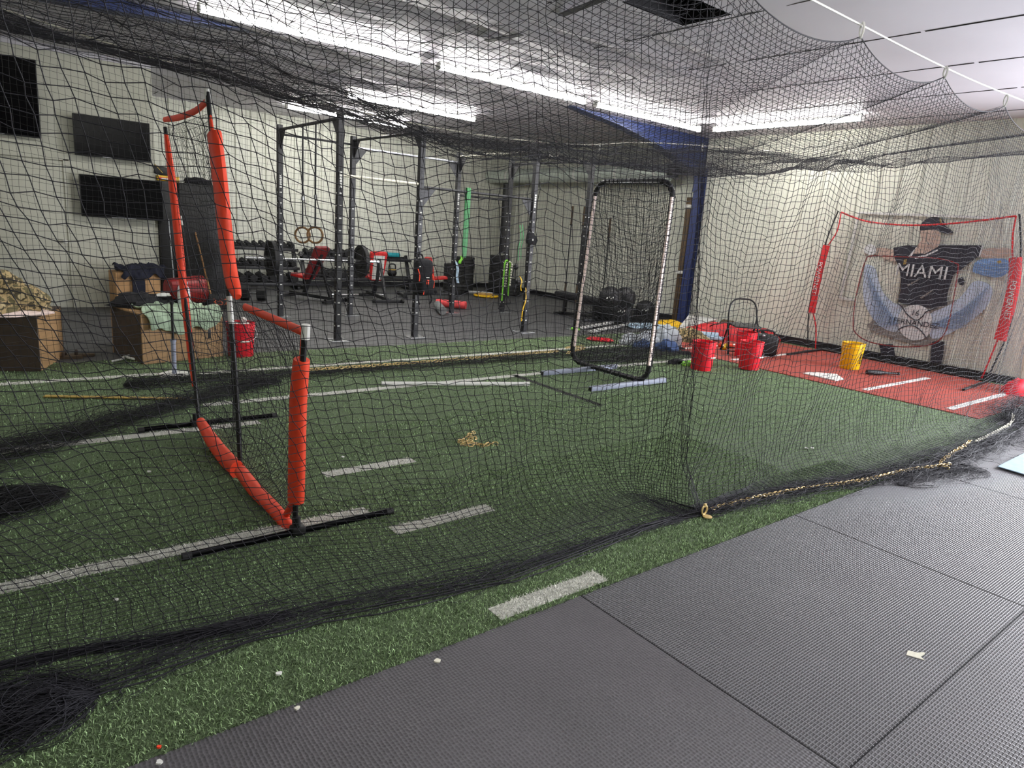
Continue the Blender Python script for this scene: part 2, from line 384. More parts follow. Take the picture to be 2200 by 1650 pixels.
for k in range(-7, 5):                                   # taped joints between the boards
    x = 5.4+1.265*k+.03*k; z = ZC-.004-.03*(x < 5)
    for q in range(9): b.box((x+random.uniform(-.01, .01), -3+q*2+.95, ZC-.003), (.010, 1.96, .006), (0, 0, random.uniform(-.004, .004)), mi=1)
for p_, q_ in ((FL(1045, 88, ZC-.035), FL(1120, 74, ZC-.035)), (FL(1205, 33, ZC-.035), FL(1295, -2, ZC-.035))): b.bar(p_, q_, .07, .012, mi=1)
b.box((4.6, 3.3, 3.86), (15.4, 15, .06)); b.box((3.6, 13, 3.86), (15.4, 4.2, .06))
struct(b.build('ceiling', ['vinyl', 'black'], smooth=60))
r = root('ceiling_hatch', 'dark square opening in the pale ceiling boards, above the net', 'hatch', ((hx0+hx1)/2, (hy0+hy1)/2, ZC))
b = MB(); w, d = hx1-hx0, hy1-hy0
b.box((0, d/2, .14), (w, .02, .27)).box((0, -d/2, .14), (w, .02, .27)).box((w/2, 0, .14), (.02, d, .27)).box((-w/2, 0, .14), (.02, d, .27)); part(b, 'shaft', 'dark_steel', r)
part(MB().box((0, 0, .265), (w, d, .02)), 'cover', 'vinyl', r)
# steel frame: tapered rafter meeting a column on the right wall
r = root('steel_column', 'navy blue steel column standing against the right wall', 'column', (11.07, 8.45, 0))
b = MB().box((11.0, 8.45, 1.5), (.014, .16, 3.0)).box((11.14, 8.45, 1.5), (.014, .16, 3.0)).box((11.07, 8.45, 1.5), (.14, .012, 3.0)); part(b, 'column_section', 'navy_steel', r, True)
part(MB().box((11.05, 8.45, .008), (.2, .2, .016)), 'base_plate', 'navy_steel', r, True)
r = root('roof_rafter', 'navy blue tapered roof rafter running into the column', 'beam', (6, 8.45, 3.5))
b = MB(); low = [(11.15, 2.86), (10.5, 2.97), (9.7, 3.22), (8.6, 3.42), (7.5, 3.545), (6.4, 3.6), (3.0, 3.6), (2.1, 3.5), (1.25, 3.43), (-4, 3.2)]
P = [(x, 8.444, z) for x, z in low]+[(-4, 8.444, 3.66), (11.15, 8.444, 3.66)]; b.prism(P, (0, .012, 0)); part(b, 'web', 'navy_steel', r, True)
b = MB()
for (x0, z0), (x1, z1) in zip(low, low[1:]): b.bar((x0, 8.45, z0), (x1, 8.45, z1), .2, .014)
part(b, 'flange', 'navy_steel', r, True)
part(MB().box((10.985, 8.45, 2.72), (.012, .2, .34)).box((11.07, 8.45, 2.87), (.16, .18, .014)), 'end_plate', 'navy_steel', r, True)
r = root('downpipe', 'dark square downpipe clipped beside the navy column', 'pipe', (11.08, 8.63, 0))
part(MB().bar((11.08, 8.63, .02), (11.08, 8.63, 2.45), .12, .12, .01), 'pipe_run', 'dark_wood', r, True)
for z in (2.28, 1.0): part(MB().box((11.06, 8.63, z), (.17, .15, .06), bev=.01), 'pipe_clip', 'white', r, True, 'pale clip')
# ------------------------------------------------------------------ partition: door and screens
r = root('door_1', None, None, (0.6, YT, 0)); struct(r)
b = MB().box((-.46, -.02, 1.04), (.07, .06, 2.08)).box((.46, -.02, 1.04), (.07, .06, 2.08)).box((0, -.02, 2.1), (.99, .06, .07)); part(b, 'door_frame', 'drywall', r)
part(MB().box((0, -.015, 1.03), (.85, .03, 2.04), bev=.004), 'door_leaf', 'drywall', r)
part(MB().cyl((.38, -.03, .95), (.38, -.075, .95), .012).ell((.38, -.09, .95), (.032, .026, .032)), 'door_knob', 'white', r)
def tv(x0, x1, z0, z1, y, label, tilt=0., reflect=False):
    r = root('television', label, 'television', ((x0+x1)/2, y, z0), 'screens on the partition wall'); w = x1-x0; h = z1-z0; q = Euler((tilt, 0, 0)).to_matrix()
    def bx(c, s, bev=0.): m = MB().box(c, s, bev=bev); m.v = [tuple(q@(V(p)-V((0, 0, h/2)))+V((0, 0, h/2))) for p in m.v]; return m
    part(bx((0, .02, h/2), (w, .05, h), .006), 'casing', 'black', r)
    part(bx((0, -.007, h/2+.006), (w-.024, .004, h-.03)), 'screen', 'black_gloss', r)
    part(bx((0, -.0095, .009), (w*.3, .004, .008)), 'base_strip', 'steel', r)
    part(MB().box((0, .1, h/2), (.2, .15, .2)), 'wall_bracket', 'dark_steel', r)
    return r
tv(-.35, .79, 2.31, 3.29, 11.5, 'large black television high on the wall at the left edge', .14)
tv(1.16, 2.11, 2.15, 2.7, 11.5, 'black wall television in the middle of the three, under the ceiling trim')
tv(1.19, 2.25, 1.32, 1.9, 11.5, 'lowest black wall television, above the cardboard box')
# ------------------------------------------------------------------ lights
def led(x, y, along, label, z=3.44):
    r = root('strip_light', label, 'light', (x, y, z), 'ceiling strip lights', 0 if along == 'x' else PI/2); L = 2.44
    part(MB().box((0, 0, .055), (L, .044, .05), bev=.006), 'housing', 'white', r)
    b = MB(); pr = [(-.024, .032), (-.038, .018), (-.034, -.004), (-.016, -.018), (.016, -.018), (.034, -.004), (.038, .018), (.024, .032)]
    b.prism([(-L/2, a, c) for a, c in pr], (L, 0, 0)); part(b, 'diffuser', 'light', r, smooth=60)
    for s in (-1, 1): part(MB().box((s*(L/2+.008), 0, .02), (.02, .084, .09), bev=.006), 'end_cap', 'white', r)
    for s in (-.7, .7): part(MB().cyl((s, 0, .07), (s, 0, .12), .006, n=6), 'hanger', 'steel', r)
    return r
led(3.1, 7.6, 'x', 'bright strip light nearest the upper left corner')
led(5.82, 7.6, 'x', 'second strip light of the long row over the cage')
led(8.5, 7.6, 'x', 'strip light touching the blue rafter end of the long row')
led(5.98, 10.62, 'x', 'short looking strip light above the tall rack posts')
led(5.83, 12.85, 'x', 'farthest strip light, low over the back wall')
led(9.85, 6.15, 'y', 'strip light running crosswise along the right wall')
led(2.4, 1.0, 'x', 'added strip light overhead in front of the cage, out of view'); led(6.6, -1.2, 'x', 'added strip light over the rubber mats, out of view')  # unseen lamps added to brighten the near side of the room
led(-1.6, 7.6, 'x', 'strip light beyond the left edge of the long row'); led(1.5, -2.2, 'x', 'added strip light behind the viewer')  # the one behind the viewer is likewise added to brighten
# daylight through the open door in the right wall, out of frame
def area(name, loc, d, sx, sy, e, col):
    l = bpy.data.lights.new(name, 'AREA'); l.shape = 'RECTANGLE'; l.size = sx; l.size_y = sy; l.energy = e; l.color = col
    o = bpy.data.objects.new(name, l); COL.objects.link(o); o.location = loc; o.rotation_euler = V(d).to_track_quat('-Z', 'Y').to_euler(); return o
area('door_daylight', (XR+.12, -.35, 1.35), (-1, .12, -.05), 2.5, 3.0, 460, (.93, .94, 1.0))
w = bpy.data.worlds.new('World'); SC.world = w; w.use_nodes = True; w.node_tree.nodes['Background'].inputs['Color'].default_value = (.75, .85, 1, 1); w.node_tree.nodes['Background'].inputs['Strength'].default_value = 1.0

# ================================================================== ground: turf, mats
YN = 1.915; YF = 7.72
lines = [(1.6, 8.9, 6.8, 6.9), (1.35, 8.6, 5.65, 5.75), (-4, 1.6, 5.02, 5.12), (-4, 1.6, 3.15, 3.25), (-4, 1.5, 6.9, 7.0)]
lines += [(1.6, 2.24, y-.05, y+.05) for y in (1.99, 2.9, 3.81)]
WHITE = np.array(sr(205, 205, 198)[:3]); DARK = np.array(sr(60, 62, 58)[:3])
def turf_col(x, y, g):
    base = np.stack([g*.182, g*.258, g*.132], -1); m = np.zeros(len(x), bool)
    for a, b_, c, d in lines: m |= (x > a) & (x < b_) & (y > c) & (y < d)
    k = (x > 4.58) & (x < 4.66) & (y > 4.35) & (y < 5.72)
    base[m] = WHITE*(.75+.4*g[m, None]); base[k] = DARK*g[k, None]*.6; return base
def turf():
    g = np.random.default_rng(11); X = []; Y = []
    for x0, x1, y0, y1, dens in ((-.5, 5.2, YN-.012, 2.35, 22000), (-.6, 4.6, 2.35, 3.4, 12000), (-.6, 5.5, 3.4, 4.6, 4200), (4.6, 9, 2.0, 3.4, 3000), (-.6, 9.4, 4.6, YF, 1500), (5.5, 9, 3.4, 4.6, 1800)):
        n = int((x1-x0)*(y1-y0)*dens); X.append(g.uniform(x0, x1, n)); Y.append(g.uniform(y0, y1, n))
    x = np.concatenate(X); y = np.concatenate(Y); k = ~((x > 8.2) & (y > 2.25) & (y < 7)); x, y = x[k], y[k]; n = len(x)
    far = np.clip((y-2.2)/3, 0, 1); a = g.uniform(0, 2*PI, n); h = g.uniform(.008, .021, n); w = .0015+.0013*far; ln = g.uniform(.005, .018, n)
    dx, dy = np.cos(a), np.sin(a); bx, by = -dy*w, dx*w; vs = np.zeros((n, 6, 3)); th = g.uniform(0, 2*PI, n); ex, ey = np.cos(th), np.sin(th)
    for i, (t, hh, ww) in enumerate(((0, 0, 1), (.45, .75, .9), (1., 1., .35))):
        for s in (0, 1):
            sg = (1, -1)[s]*ww; vs[:, i*2+s, 0] = x+ex*ln*t+bx*sg; vs[:, i*2+s, 1] = y+ey*ln*t+by*sg; vs[:, i*2+s, 2] = -.004+h*hh
    o = (np.arange(n)*6)[:, None, None]; fs = (np.array([[0, 1, 3, 2], [2, 3, 5, 4]])[None]+o).reshape(-1, 4)
    col = turf_col(x, y, g.choice([.6, 1.05, 1.7, 2.7], n, p=[.22, .3, .3, .18])*g.uniform(.8, 1.2, n)); col = np.repeat(col, 6, 0)  # random blade tones also carry the pile's highlights and shadows
    # the backing that carries the pile, darkened for shade between blades, with the inlaid lines in it
    rect = [(-4, YN, 11.1, YF, -.002)]; bv = [(-4, YN, 0), (11.1, YN, 0), (11.1, YF, 0), (-4, YF, 0), (-4, YN, -.011), (11.1, YN, -.011)]; bf = [[0, 1, 2, 3], [4, 5, 1, 0]]; bc = [turf_col(np.array([9.]), np.array([4.]), np.array([.6]))[0]]*6
    for a_, b_, c, d in lines+[(4.58, 4.66, 4.35, 5.72)]:
        k = len(bv); bv += [(a_, c, .0015), (b_, c, .0015), (b_, d, .0015), (a_, d, .0015)]; bf.append([k, k+1, k+2, k+3]); bc += [WHITE*1.0 if c != 4.35 else DARK*.6]*4
    vs = vs.reshape(-1, 3); allv = np.concatenate([np.array(bv), vs]); allf = np.concatenate([np.array(bf), fs+len(bv)])
    o = quads('artificial_turf', allv, allf, 'turf', smooth=False)
    at = o.data.color_attributes.new('Col', 'FLOAT_COLOR', 'POINT'); c4 = np.ones((len(allv), 4), np.float32); c4[:len(bv), :3] = np.array(bc); c4[len(bv):, :3] = col
    at.data.foreach_set('color', c4.ravel()); return tag(o, 'green artificial turf strip with white field lines', 'turf', kind='stuff')
turf()
def rmat(x0, y0, m, label):
    b = MB().box((.915, .61, -.006), (1.826, 1.216, .012), bev=.003, seg=1); return solo(b, 'rubber_mat', m, label, 'mat', (x0, y0, 0), 'rubber stall mats in front of the turf', world=False)
rmat(.2, .695, 'mat_pebble', 'pebbled grey rubber mat nearest the viewer, below the turf edge')
rmat(2.03, .695, 'mat_rib', 'ribbed grey rubber mat with the cream scrap of tape on it')
rmat(3.86, .695, 'mat_rib', 'ribbed grey rubber mat under the right end of the brass chain')
rmat(5.69, .695, 'mat_rib', 'ribbed grey rubber mat carrying the pale teal sheet')
rmat(2.0, -.525, 'mat_rib', 'ribbed grey rubber mat cut off by the lower right corner')
rmat(3.83, -.525, 'mat_rib', 'ribbed grey rubber mat at the right edge below the long seam')
rmat(7.52, .695, 'mat_rib', 'ribbed grey rubber mat farthest along the row, beside the net heap')
# batting mat
r = root('batting_mat', 'clay red batting mat with white box lines along the right wall', 'mat', (9.4, 4.5, 0))
P = [FL(1495, 752), FL(1688, 802), FL(2103, 902), FL(2160, 884), FL(2260, 850)]
b = MB().prism([(8.2, 6.75, .001), (8.2, 2.28, .001), (10.9, 2.28, .001), (10.9, 6.75, .001)], (0, 0, .009)); part(b, 'mat_body', 'mat_red', r, True)
for y in (6.3, 5.42, 3.55, 2.62): part(MB().box((9.3, y, .0115), (1.9, .075, .003)), 'box_line', 'white_paint', r, True)
s = [(8.48, 3.98), (8.48, 4.42), (8.70, 4.42), (8.95, 4.2), (8.70, 3.98)]
solo(MB().prism([(x, y, .0115) for x, y in s], (0, 0, .012)), 'home_plate', 'white', 'white home plate lying on the clay red mat', 'base', (8.7, 4.2, .0115))
# ================================================================== the batting cage net
CAGE = root('batting_cage_net', 'black batting cage net hung from ceiling cables around the turf', 'net', (4, 4.3, 0))
ORG = CAGE.location
HOOK = (3.3, 2.2)
TIES = [4.3-1.275*3, 4.3-1.275*2, 4.3-1.275, 4.3, 5.58, 6.85, 8.15, 9.45]
def zedge(x):                                            # scalloped upper edge between the ties
    x = np.asarray(x); i = np.clip(np.searchsorted(TIES, x)-1, 0, len(TIES)-2); t = np.array(TIES); f = np.clip((x-t[i])/(t[i+1]-t[i]), 0, 1)
    return 2.885-.125*(1-(2*f-1)**2).clip(0, 1)**.85+.008*(x-4.3)
def knots(P, r):
    n = P.reshape(-1, 3); k = len(n); d = np.array([[1, 0, 0], [0, 1, 0], [-1, 0, 0], [0, -1, 0], [0, 0, 1], [0, 0, -1]])*r
    vs = (n[:, None]+d[None]).reshape(-1, 3); f = np.array([[4, 0, 1, 1], [4, 1, 2, 2], [4, 2, 3, 3], [4, 3, 0, 0], [5, 1, 0, 0], [5, 2, 1, 1], [5, 3, 2, 2], [5, 0, 3, 3]])
    # as quads: two pyramids
    q = np.array([[4, 0, 5, 1], [4, 2, 5, 3], [4, 1, 5, 2], [4, 3, 5, 0]]); return vs, (q[None]+(np.arange(k)*6)[:, None, None]).reshape(-1, 4)
# hem of the near panel on the ground
hx = np.array([-.9, -.1, .17, .6, .98, 1.4, 1.83, 2.5, 2.95, 3.3, 4.0, 4.9, 6.0, 7.0, 8.3, 9.5]); hy = np.array([2.38, 2.32, 2.28, 2.30, 2.29, 2.22, 2.16, 2.2, 2.22, 2.2, 2.13, 1.97, 1.83, 1.8, 1.9, 2.0])
def near_panel():
    nu, nv = 232, 98; x0 = np.linspace(-2.2, 9.3, nu); s = np.linspace(0, 1, nv); Xg, Sg = np.meshgrid(x0, s, indexing='ij')
    ks = [0, .19, .38, .55, .65, .73, .79, .9, 1.0]
    zz = [1, .745, .49, .265, .13, .055, .018, .011, .008]; bb = [0, .08, .22, .42, .55, .60, .54, .28, 0]
    zt = zedge(Xg); Z = np.interp(Sg, ks, zz)*zt; hem = np.interp(Xg+np.interp(Xg, [-2.2, 1.2, 2.1, 2.7, 3.15, 3.5, 9], [1.05, .95, .8, .42, .06, 0, 0]), hx, hy)
    bil = np.interp(Xg, [-.9, .5, 1.6, 2.6, 3.3, 4.2, 6, 9.3], [.95, .9, .78, .55, .12, .35, .55, .4])
    Y = 2.25+(hem-2.25)*np.clip(Sg*1.3-.1, 0, 1)**1.5+np.interp(Sg, ks, bb)*bil
    Zn = 1-np.interp(Sg, ks, zz); X = Xg+np.interp(Xg, [-2.2, 1.2, 2.1, 2.7, 3.15, 3.5, 9], [1.05, .95, .8, .42, .06, 0, 0])*(.3*Zn+.7*Zn**2)
    # gathered toward the snap hook at the seam
    d = X-(2.86+.36*np.clip(Sg*1.25, 0, 1)); X = X-np.sign(d)*np.exp(-(np.abs(d)/.42)**2)*np.minimum(np.abs(d)*.75, .2)*np.clip(Sg*2.3-.85, 0, 1)
    X = X+(.03*noise2(Xg*2.2, Sg*5, 21)+.012*noise2(Xg*6, Sg*22, 22))*np.clip(Sg*6, 0, 1)
    Z = Z+(.05*noise2(Xg*1.3, Sg*4, 23)*np.sin(np.clip(Sg*1.1, 0, 1)*PI)+.012*noise2(Xg*9, Sg*25, 24)+.005*RNG.normal(0, 1, Xg.shape))*np.clip(Z*3, 0, 1)*np.clip(Sg*8, 0, 1)
    Y = Y+(.05*noise2(Xg*1.7, Sg*6, 25)+.012*noise2(Xg*7, Sg*14, 26))*np.clip((1-Sg)*5, .15, 1)*np.clip(Sg*5, 0, 1)
    Z = np.maximum(Z, .006+.02*np.abs(noise2(Xg*5, Sg*30, 27))*(Sg > .8)); X += RNG.normal(0, .003, X.shape)*np.clip(Sg*8, 0, 1)
    # left end hangs slack, its rows dropping to the right
    Z += .16*np.clip((1.0-Xg)/1.6, 0, 1)*np.sin(Sg*PI)*np.clip(1-Sg, 0, 1)
    P = np.stack([X, Y, Z], -1); e = strands(*net_edges(P), .0017); k = knots(P, .0033)
    top = [P[:, 0]]; e2 = polyline_strands(top, .0042, 4); bot = polyline_strands([P[:, -1]+[0, 0, .004], P[:, -2]+[0, -.01, .006]], .0028, 4)
    vs, fs = cat_strands([e, k, e2, bot]); return P, quads('near_panel', vs, fs, 'net_cord', CAGE, ORG)
NP, _ = near_panel()
def seam():
    g = np.random.default_rng(5); L = []; KEEP = []
    zs = np.linspace(2.75, .05, 70)
    ys = 2.27+.03*np.sin((2.75-zs))+np.interp(zs, [.05, .3, .8, 1.6, 2.7], [-.06, .06, .05, .03, 0])
    for k in range(9):
        if k not in (2, 5, 6): z0 = 20
        else: z0 = 0
        off = (k-4)*.011; w = np.interp(zs, [.05, .35, .7, 1.3, 1.9, 2.7], [.25, .8, 1.3, .8, .3, .12]); x = np.interp(zs, [.05, .3, 1.2, 1.95, 2.75], [3.31, 3.28, 3.17, 3.03, 2.86])+off*w+.006*noise2(zs*7, zs*0+k, 50+k)
        L.append(np.stack([x, ys+g.normal(0, .004, 70)+.01*np.sin(k), zs], -1))
        KEEP.append(z0)
    for i in range(26, 68): 
        a, b_ = g.integers(0, 4), g.integers(5, 9); L.append(np.array([L[a][i], (L[a][i]+L[b_][i])/2+g.normal(0, .006, 3), L[b_][min(69, i+g.integers(0, 2))]]))
    L = [l[KEEP[q]:] if q < 9 else l for q, l in enumerate(L)]; vs, fs = polyline_strands(L, .0013); quads('seam_lacing', vs, fs, 'net_cord', CAGE, ORG)
seam()
def roof():
    nu, nv = 215, 104; Xg, Tg = np.meshgrid(np.linspace(-.9, 9.6, nu), np.linspace(0, 1, nv), indexing='ij')
    zf = np.interp(Xg, [-.9, .8, 2, 4, 5.5, 7.5, 9.6], [2.95, 2.78, 2.64, 2.55, 2.60, 2.86, 3.1])
    zm = np.interp(Xg, [-.9, .2, 1.2, 2.4, 3.4, 4.6, 6, 7, 8, 9.6], [2.5, 2.45, 2.42, 2.24, 2.2, 2.22, 2.3, 2.42, 2.58, 2.85])
    zm = zm+.05*noise2(Xg*1.6, Tg*1.2, 31)
    ze = zedge(Xg); tm = .55; a = np.clip(Tg/tm, 0, 1); c = np.clip((Tg-tm)/(1-tm), 0, 1)
    Z = np.where(Tg < tm, zm+(ze-zm)*(1-a)**1.45, zm+(zf-zm)*c**1.7)
    Y = 2.25+4.15*Tg+.22*np.sin(2*PI*Tg)*(.7+.5*noise2(Xg*.9, Tg*0, 33)); X = Xg+.05*noise2(Xg*1.2, Tg*4, 34)*np.clip(Tg*4, 0, 1)
    env = np.sin(PI*np.clip(Tg, 0, 1))**1.3; fold = np.exp(-((Tg-.6)/.2)**2)
    Z = Z+.035*noise2(Xg*1.1+3*Tg, Tg*7, 35)*env+.07*fold*np.sin(Tg*38+2.2*noise2(Xg*.7, Tg*2, 36)*2)*np.clip(.4+.8*noise2(Xg*.8, Tg*0, 37), 0, 1)+.005*noise2(Xg*14, Tg*40, 38)*env
    sc = .06*(np.abs(np.sin((Xg-.3)*PI/1.3)))*np.clip((Tg-.9)*10, 0, 1); Z = Z-sc
    X = X+RNG.normal(0, .0018, X.shape)*env; Y = Y+RNG.normal(0, .0018, X.shape)*env; Z = Z+RNG.normal(0, .0018, X.shape)*env
    P = np.stack([X, Y, Z], -1); e = strands(*net_edges(P), .0016); e2 = polyline_strands([P[:, -1], P[:, 62]+[0, 0, -.004]], .004, 4)
    # slack folds doubled up along the lowest line of the sag
    L = []
    for k in range(46):
        i0 = RNG.integers(0, 150); n = RNG.integers(30, 70); j = 44+int(RNG.normal(6, 9)); j = max(20, min(95, j)); i1 = min(nu-1, i0+n); t = np.linspace(0, 1, i1-i0)
        q = P[i0:i1, j].copy(); q[:, 2] -= (.03+.10*RNG.random())*np.sin(PI*t); q[:, 1] += .12*RNG.normal()*np.sin(PI*t); L.append(q)
    e3 = polyline_strands(L, .0018); vs, fs = cat_strands([e, e2, e3]); quads('roof_panel', vs, fs, 'net_cord', CAGE, ORG); return P
RP = roof()
def swag():                                            # slack bunched under the far rope at the left
    nu, nv = 92, 30; Xg, Tg = np.meshgrid(np.linspace(-1.2, 3.4, nu), np.linspace(0, 1, nv), indexing='ij'); tie = [-1.0, -.1, .9, 2.0, 3.4]
    t = np.array(tie); i = np.clip(np.searchsorted(t, Xg)-1, 0, 3); f = np.clip((Xg-t[i])/(t[i+1]-t[i]), 0, 1); rope = np.interp(Xg, [-1.2, .81, 2.03, 2.85, 4], [3.0, 2.78, 2.645, 2.595, 2.57])
    low = rope+.05-.16*(1-(2*f-1)**2).clip(0, 1)**.8; dep = .34*np.clip((3.4-Xg)/1.6, .05, 1); Z = low+dep*(1-Tg)**1.2+.02*noise2(Xg*4, Tg*7, 52); Y = 6.36-.5*(1-Tg)+.08*np.sin(Tg*20+Xg*3)+.05*noise2(Xg*3, Tg*5, 53); X = Xg+.05*noise2(Xg*2, Tg*6, 54)
    P = np.stack([X, Y, Z], -1); P2 = P+0*np.array([.02, -.25, .05])+.03*noise2(Xg*5, Tg*5, 55)[..., None]
    vs, fs = cat_strands([strands(*net_edges(P), .0016), polyline_strands([P[:, -1]], .005, 4)]); quads('slack_swag', vs, fs, 'net_cord', CAGE, ORG)
swag()
def far_panel():
    path = np.array([tuple(p) for p in catmull([(-.7, 4.2, 0), (-.2, 4.75, 0), (.5, 5.35, 0), (1.2, 5.85, 0), (2.0, 6.25, 0), (3.0, 6.42, 0), (4.5, 6.45, 0), (6, 6.45, 0), (7.5, 6.5, 0), (9, 6.5, 0), (10.6, 6.55, 0)], 12)])
    d = np.concatenate([[0], np.cumsum(np.linalg.norm(np.diff(path, axis=0), axis=1))]); nu = int(d[-1]/.05); nv = 58; s = np.linspace(0, d[-1], nu); px = np.interp(s, d, path[:, 0]); py = np.interp(s, d, path[:, 1])
    Xg, Tg = np.meshgrid(px, np.linspace(0, 1, nv), indexing='ij'); Yg = np.repeat(py[:, None], nv, 1)
    top = np.interp(Xg, [-.7, .8, 2, 4, 5.5, 7.5, 10.6], [2.9, 2.75, 2.62, 2.54, 2.58, 2.85, 3.1]); Z = top*(1-Tg)**1.04
    # the top of this panel hangs on the straight far cable
    Yt = 6.4; Y = Yt+(Yg-Yt)*np.clip(Tg*1.15, 0, 1)**1.2+(.06*noise2(Xg*1.4, Tg*4, 41)+.03*noise2(Xg*4, Tg*8, 42))*np.sin(PI*Tg)
    X = Xg+.02*noise2(Xg*3, Tg*9, 43)-.15*Tg*(1-Tg); Z = Z+(.03*noise2(Xg*1.5, Tg*6, 44)+.008*noise2(Xg*9, Tg*30, 45))*np.sin(PI*Tg)
    P = np.stack([X, Y, np.maximum(Z, .01)], -1); vs, fs = strands(*net_edges(P), .00115); quads('far_panel', vs, fs, 'net_fine', CAGE, ORG)
far_panel()
TG = [tangle([(-.8, 2.45, 0), (-.05, 2.4, 0), (.22, 2.36, 0), (.6, 2.42, 0), (1.0, 2.38, 0), (1.5, 2.28, 0), (2.2, 2.24, 0), (2.8, 2.24, 0), (3.3, 2.2, 0)], [.22, .17, .12, .11, .10, .10, .08, .05, .03], .022, 170, 26, 1), tangle([(-.8, 2.42, 0), (-.3, 2.36, 0), (0, 2.3, 0), (.2, 2.3, 0)], [.3, .24, .2, .1], .05, 300, 22, 21), tangle([(-.2, 2.62, 0), (.15, 2.56, 0), (.5, 2.46, 0), (.9, 2.4, 0)], [.05, .03, .04, .06], .03, 110, 22, 22),
      tangle([(3.25, 2.2, 0), (3.7, 2.17, 0), (4.3, 2.1, 0), (4.9, 1.98, 0), (5.5, 1.9, 0), (6.2, 1.84, 0), (7.2, 1.83, 0), (8.4, 1.9, 0), (9.3, 2.1, 0)], [.05, .09, .10, .12, .16, .2, .22, .3, .3], .05, 560, 26, 2),
      tangle([(8.2, 2.0, 0), (9.1, 2.25, 0), (10.2, 2.3, 0)], .25, .12, 150, 24, 12), tangle([(5.1, 1.8, 0), (5.7, 1.72, 0), (6.2, 1.62, 0)], .14, .03, 70, 22, 13)]
gh = np.random.default_rng(77); xs = np.linspace(-.9, 9.2, 420)
for k, (dy, am) in enumerate(((-.015, .018), (.05, .025), (.16, .03), (.27, .035))):
    ok = xs < (3.3 if k > 1 else 9.3); x_ = xs[ok]; l = np.stack([x_, np.interp(x_, hx, hy)+dy+am*noise2(x_*3, x_*0, 90+k)+.4*am*noise2(x_*11, x_*0, 95+k), .012+.006*np.abs(noise2(x_*6, x_*0, 99+k))], -1); TG.append(polyline_strands([l], (.0038, .0028, .0022, .0022)[k], 4))
vs, fs = cat_strands(TG); quads('near_hem', vs, fs, 'net_cord', CAGE, ORG)
TG = [tangle([(.9, 6.55, 0), (1.6, 6.52, 0), (2.5, 6.45, 0), (4, 6.42, 0), (5.6, 6.45, 0), (7, 6.4, 0), (8.4, 6.3, 0)], [.2, .24, .16, .12, .2, .24, .2], .07, 430, 26, 3),
      tangle([(-.5, 4.65, 0), (.1, 4.98, 0), (.6, 5.35, 0), (1.2, 5.75, 0), (2.2, 6.3, 0)], [.26, .22, .15, .12, .12], .1, 330, 26, 4), tangle([(-.6, 3.95, 0), (-.15, 4.1, 0), (.05, 4.14, 0), (.28, 4.22, 0)], [.36, .26, .2, .12], .06, 330, 26, 6, .0015),
      tangle([(6.0, 6.1, 0), (6.6, 6.0, 0), (7.4, 6.0, 0), (8.2, 5.9, 0)], .28, .05, 120, 24, 8)]
vs, fs = cat_strands(TG); quads('far_hem', vs, fs, 'net_fine', CAGE, ORG)
# cables and ties
def cable(pts, r, label, m='rope'):
    b = MB().tube(catmull(pts, 8), r, 6); p = V(pts[len(pts)//2]); return solo(b, 'net_cable', m, label, 'cable', p, 'ceiling cables carrying the net')
cable([(-4, 2.27, 2.93), (0, 2.26, 2.93), (3.7, 2.25, 2.94), (5.6, 2.25, 2.95), (7.3, 2.25, 3.01), (11.15, 2.25, 3.2)], .006, 'straight white cable along the top near edge of the net', 'white')
cable([(-4, 6.45, 3.45), (.81, 6.44, 2.78), (2.03, 6.43, 2.645), (2.85, 6.42, 2.595), (4.0, 6.42, 2.57), (4.9, 6.42, 2.595), (5.96, 6.42, 2.67), (7.5, 6.44, 2.89), (11.15, 6.5, 3.2)], .0065, 'sagging white rope along the top far edge of the net')
def tie(x, y, z0, z1, label):
    b = MB(); h = z1-z0; pts = [(.005, .006, .0), (.012, .016, h*.45), (.01, .014, h*.9), (0, 0, h+.014), (-.01, -.014, h*.9), (-.012, -.016, h*.45), (-.005, -.006, 0), (.0, 0, -.008)]
    b.tube(catmull(pts, 5, True), .0075, 6, True); return solo(b, 'net_tie', 'white', label, 'tie', (x, y, z0), 'white ties hanging the net', world=False)
for i, (x, lb) in enumerate(zip(TIES, ['white tie above the first bay of the near cable', 'white tie above the second bay of the near cable', 'white tie over the gathered seam', 'white tie nearest the ceiling hatch, highest one in view', 'white tie in the middle of the white cable', 'white tie closest to the right edge of the picture', 'white tie beyond the right edge', 'white tie at the right wall end'])):
    tie(x, 2.25, float(zedge(x))-.004, 2.945+.02*max(0, x-5.6), lb)
tie(6.3, 6.43, 2.62, 2.69, 'small tie on the far rope before the blue rafter'); tie(8.39, 6.45, 2.9, 2.98, 'small tie on the far rope against the blue column')
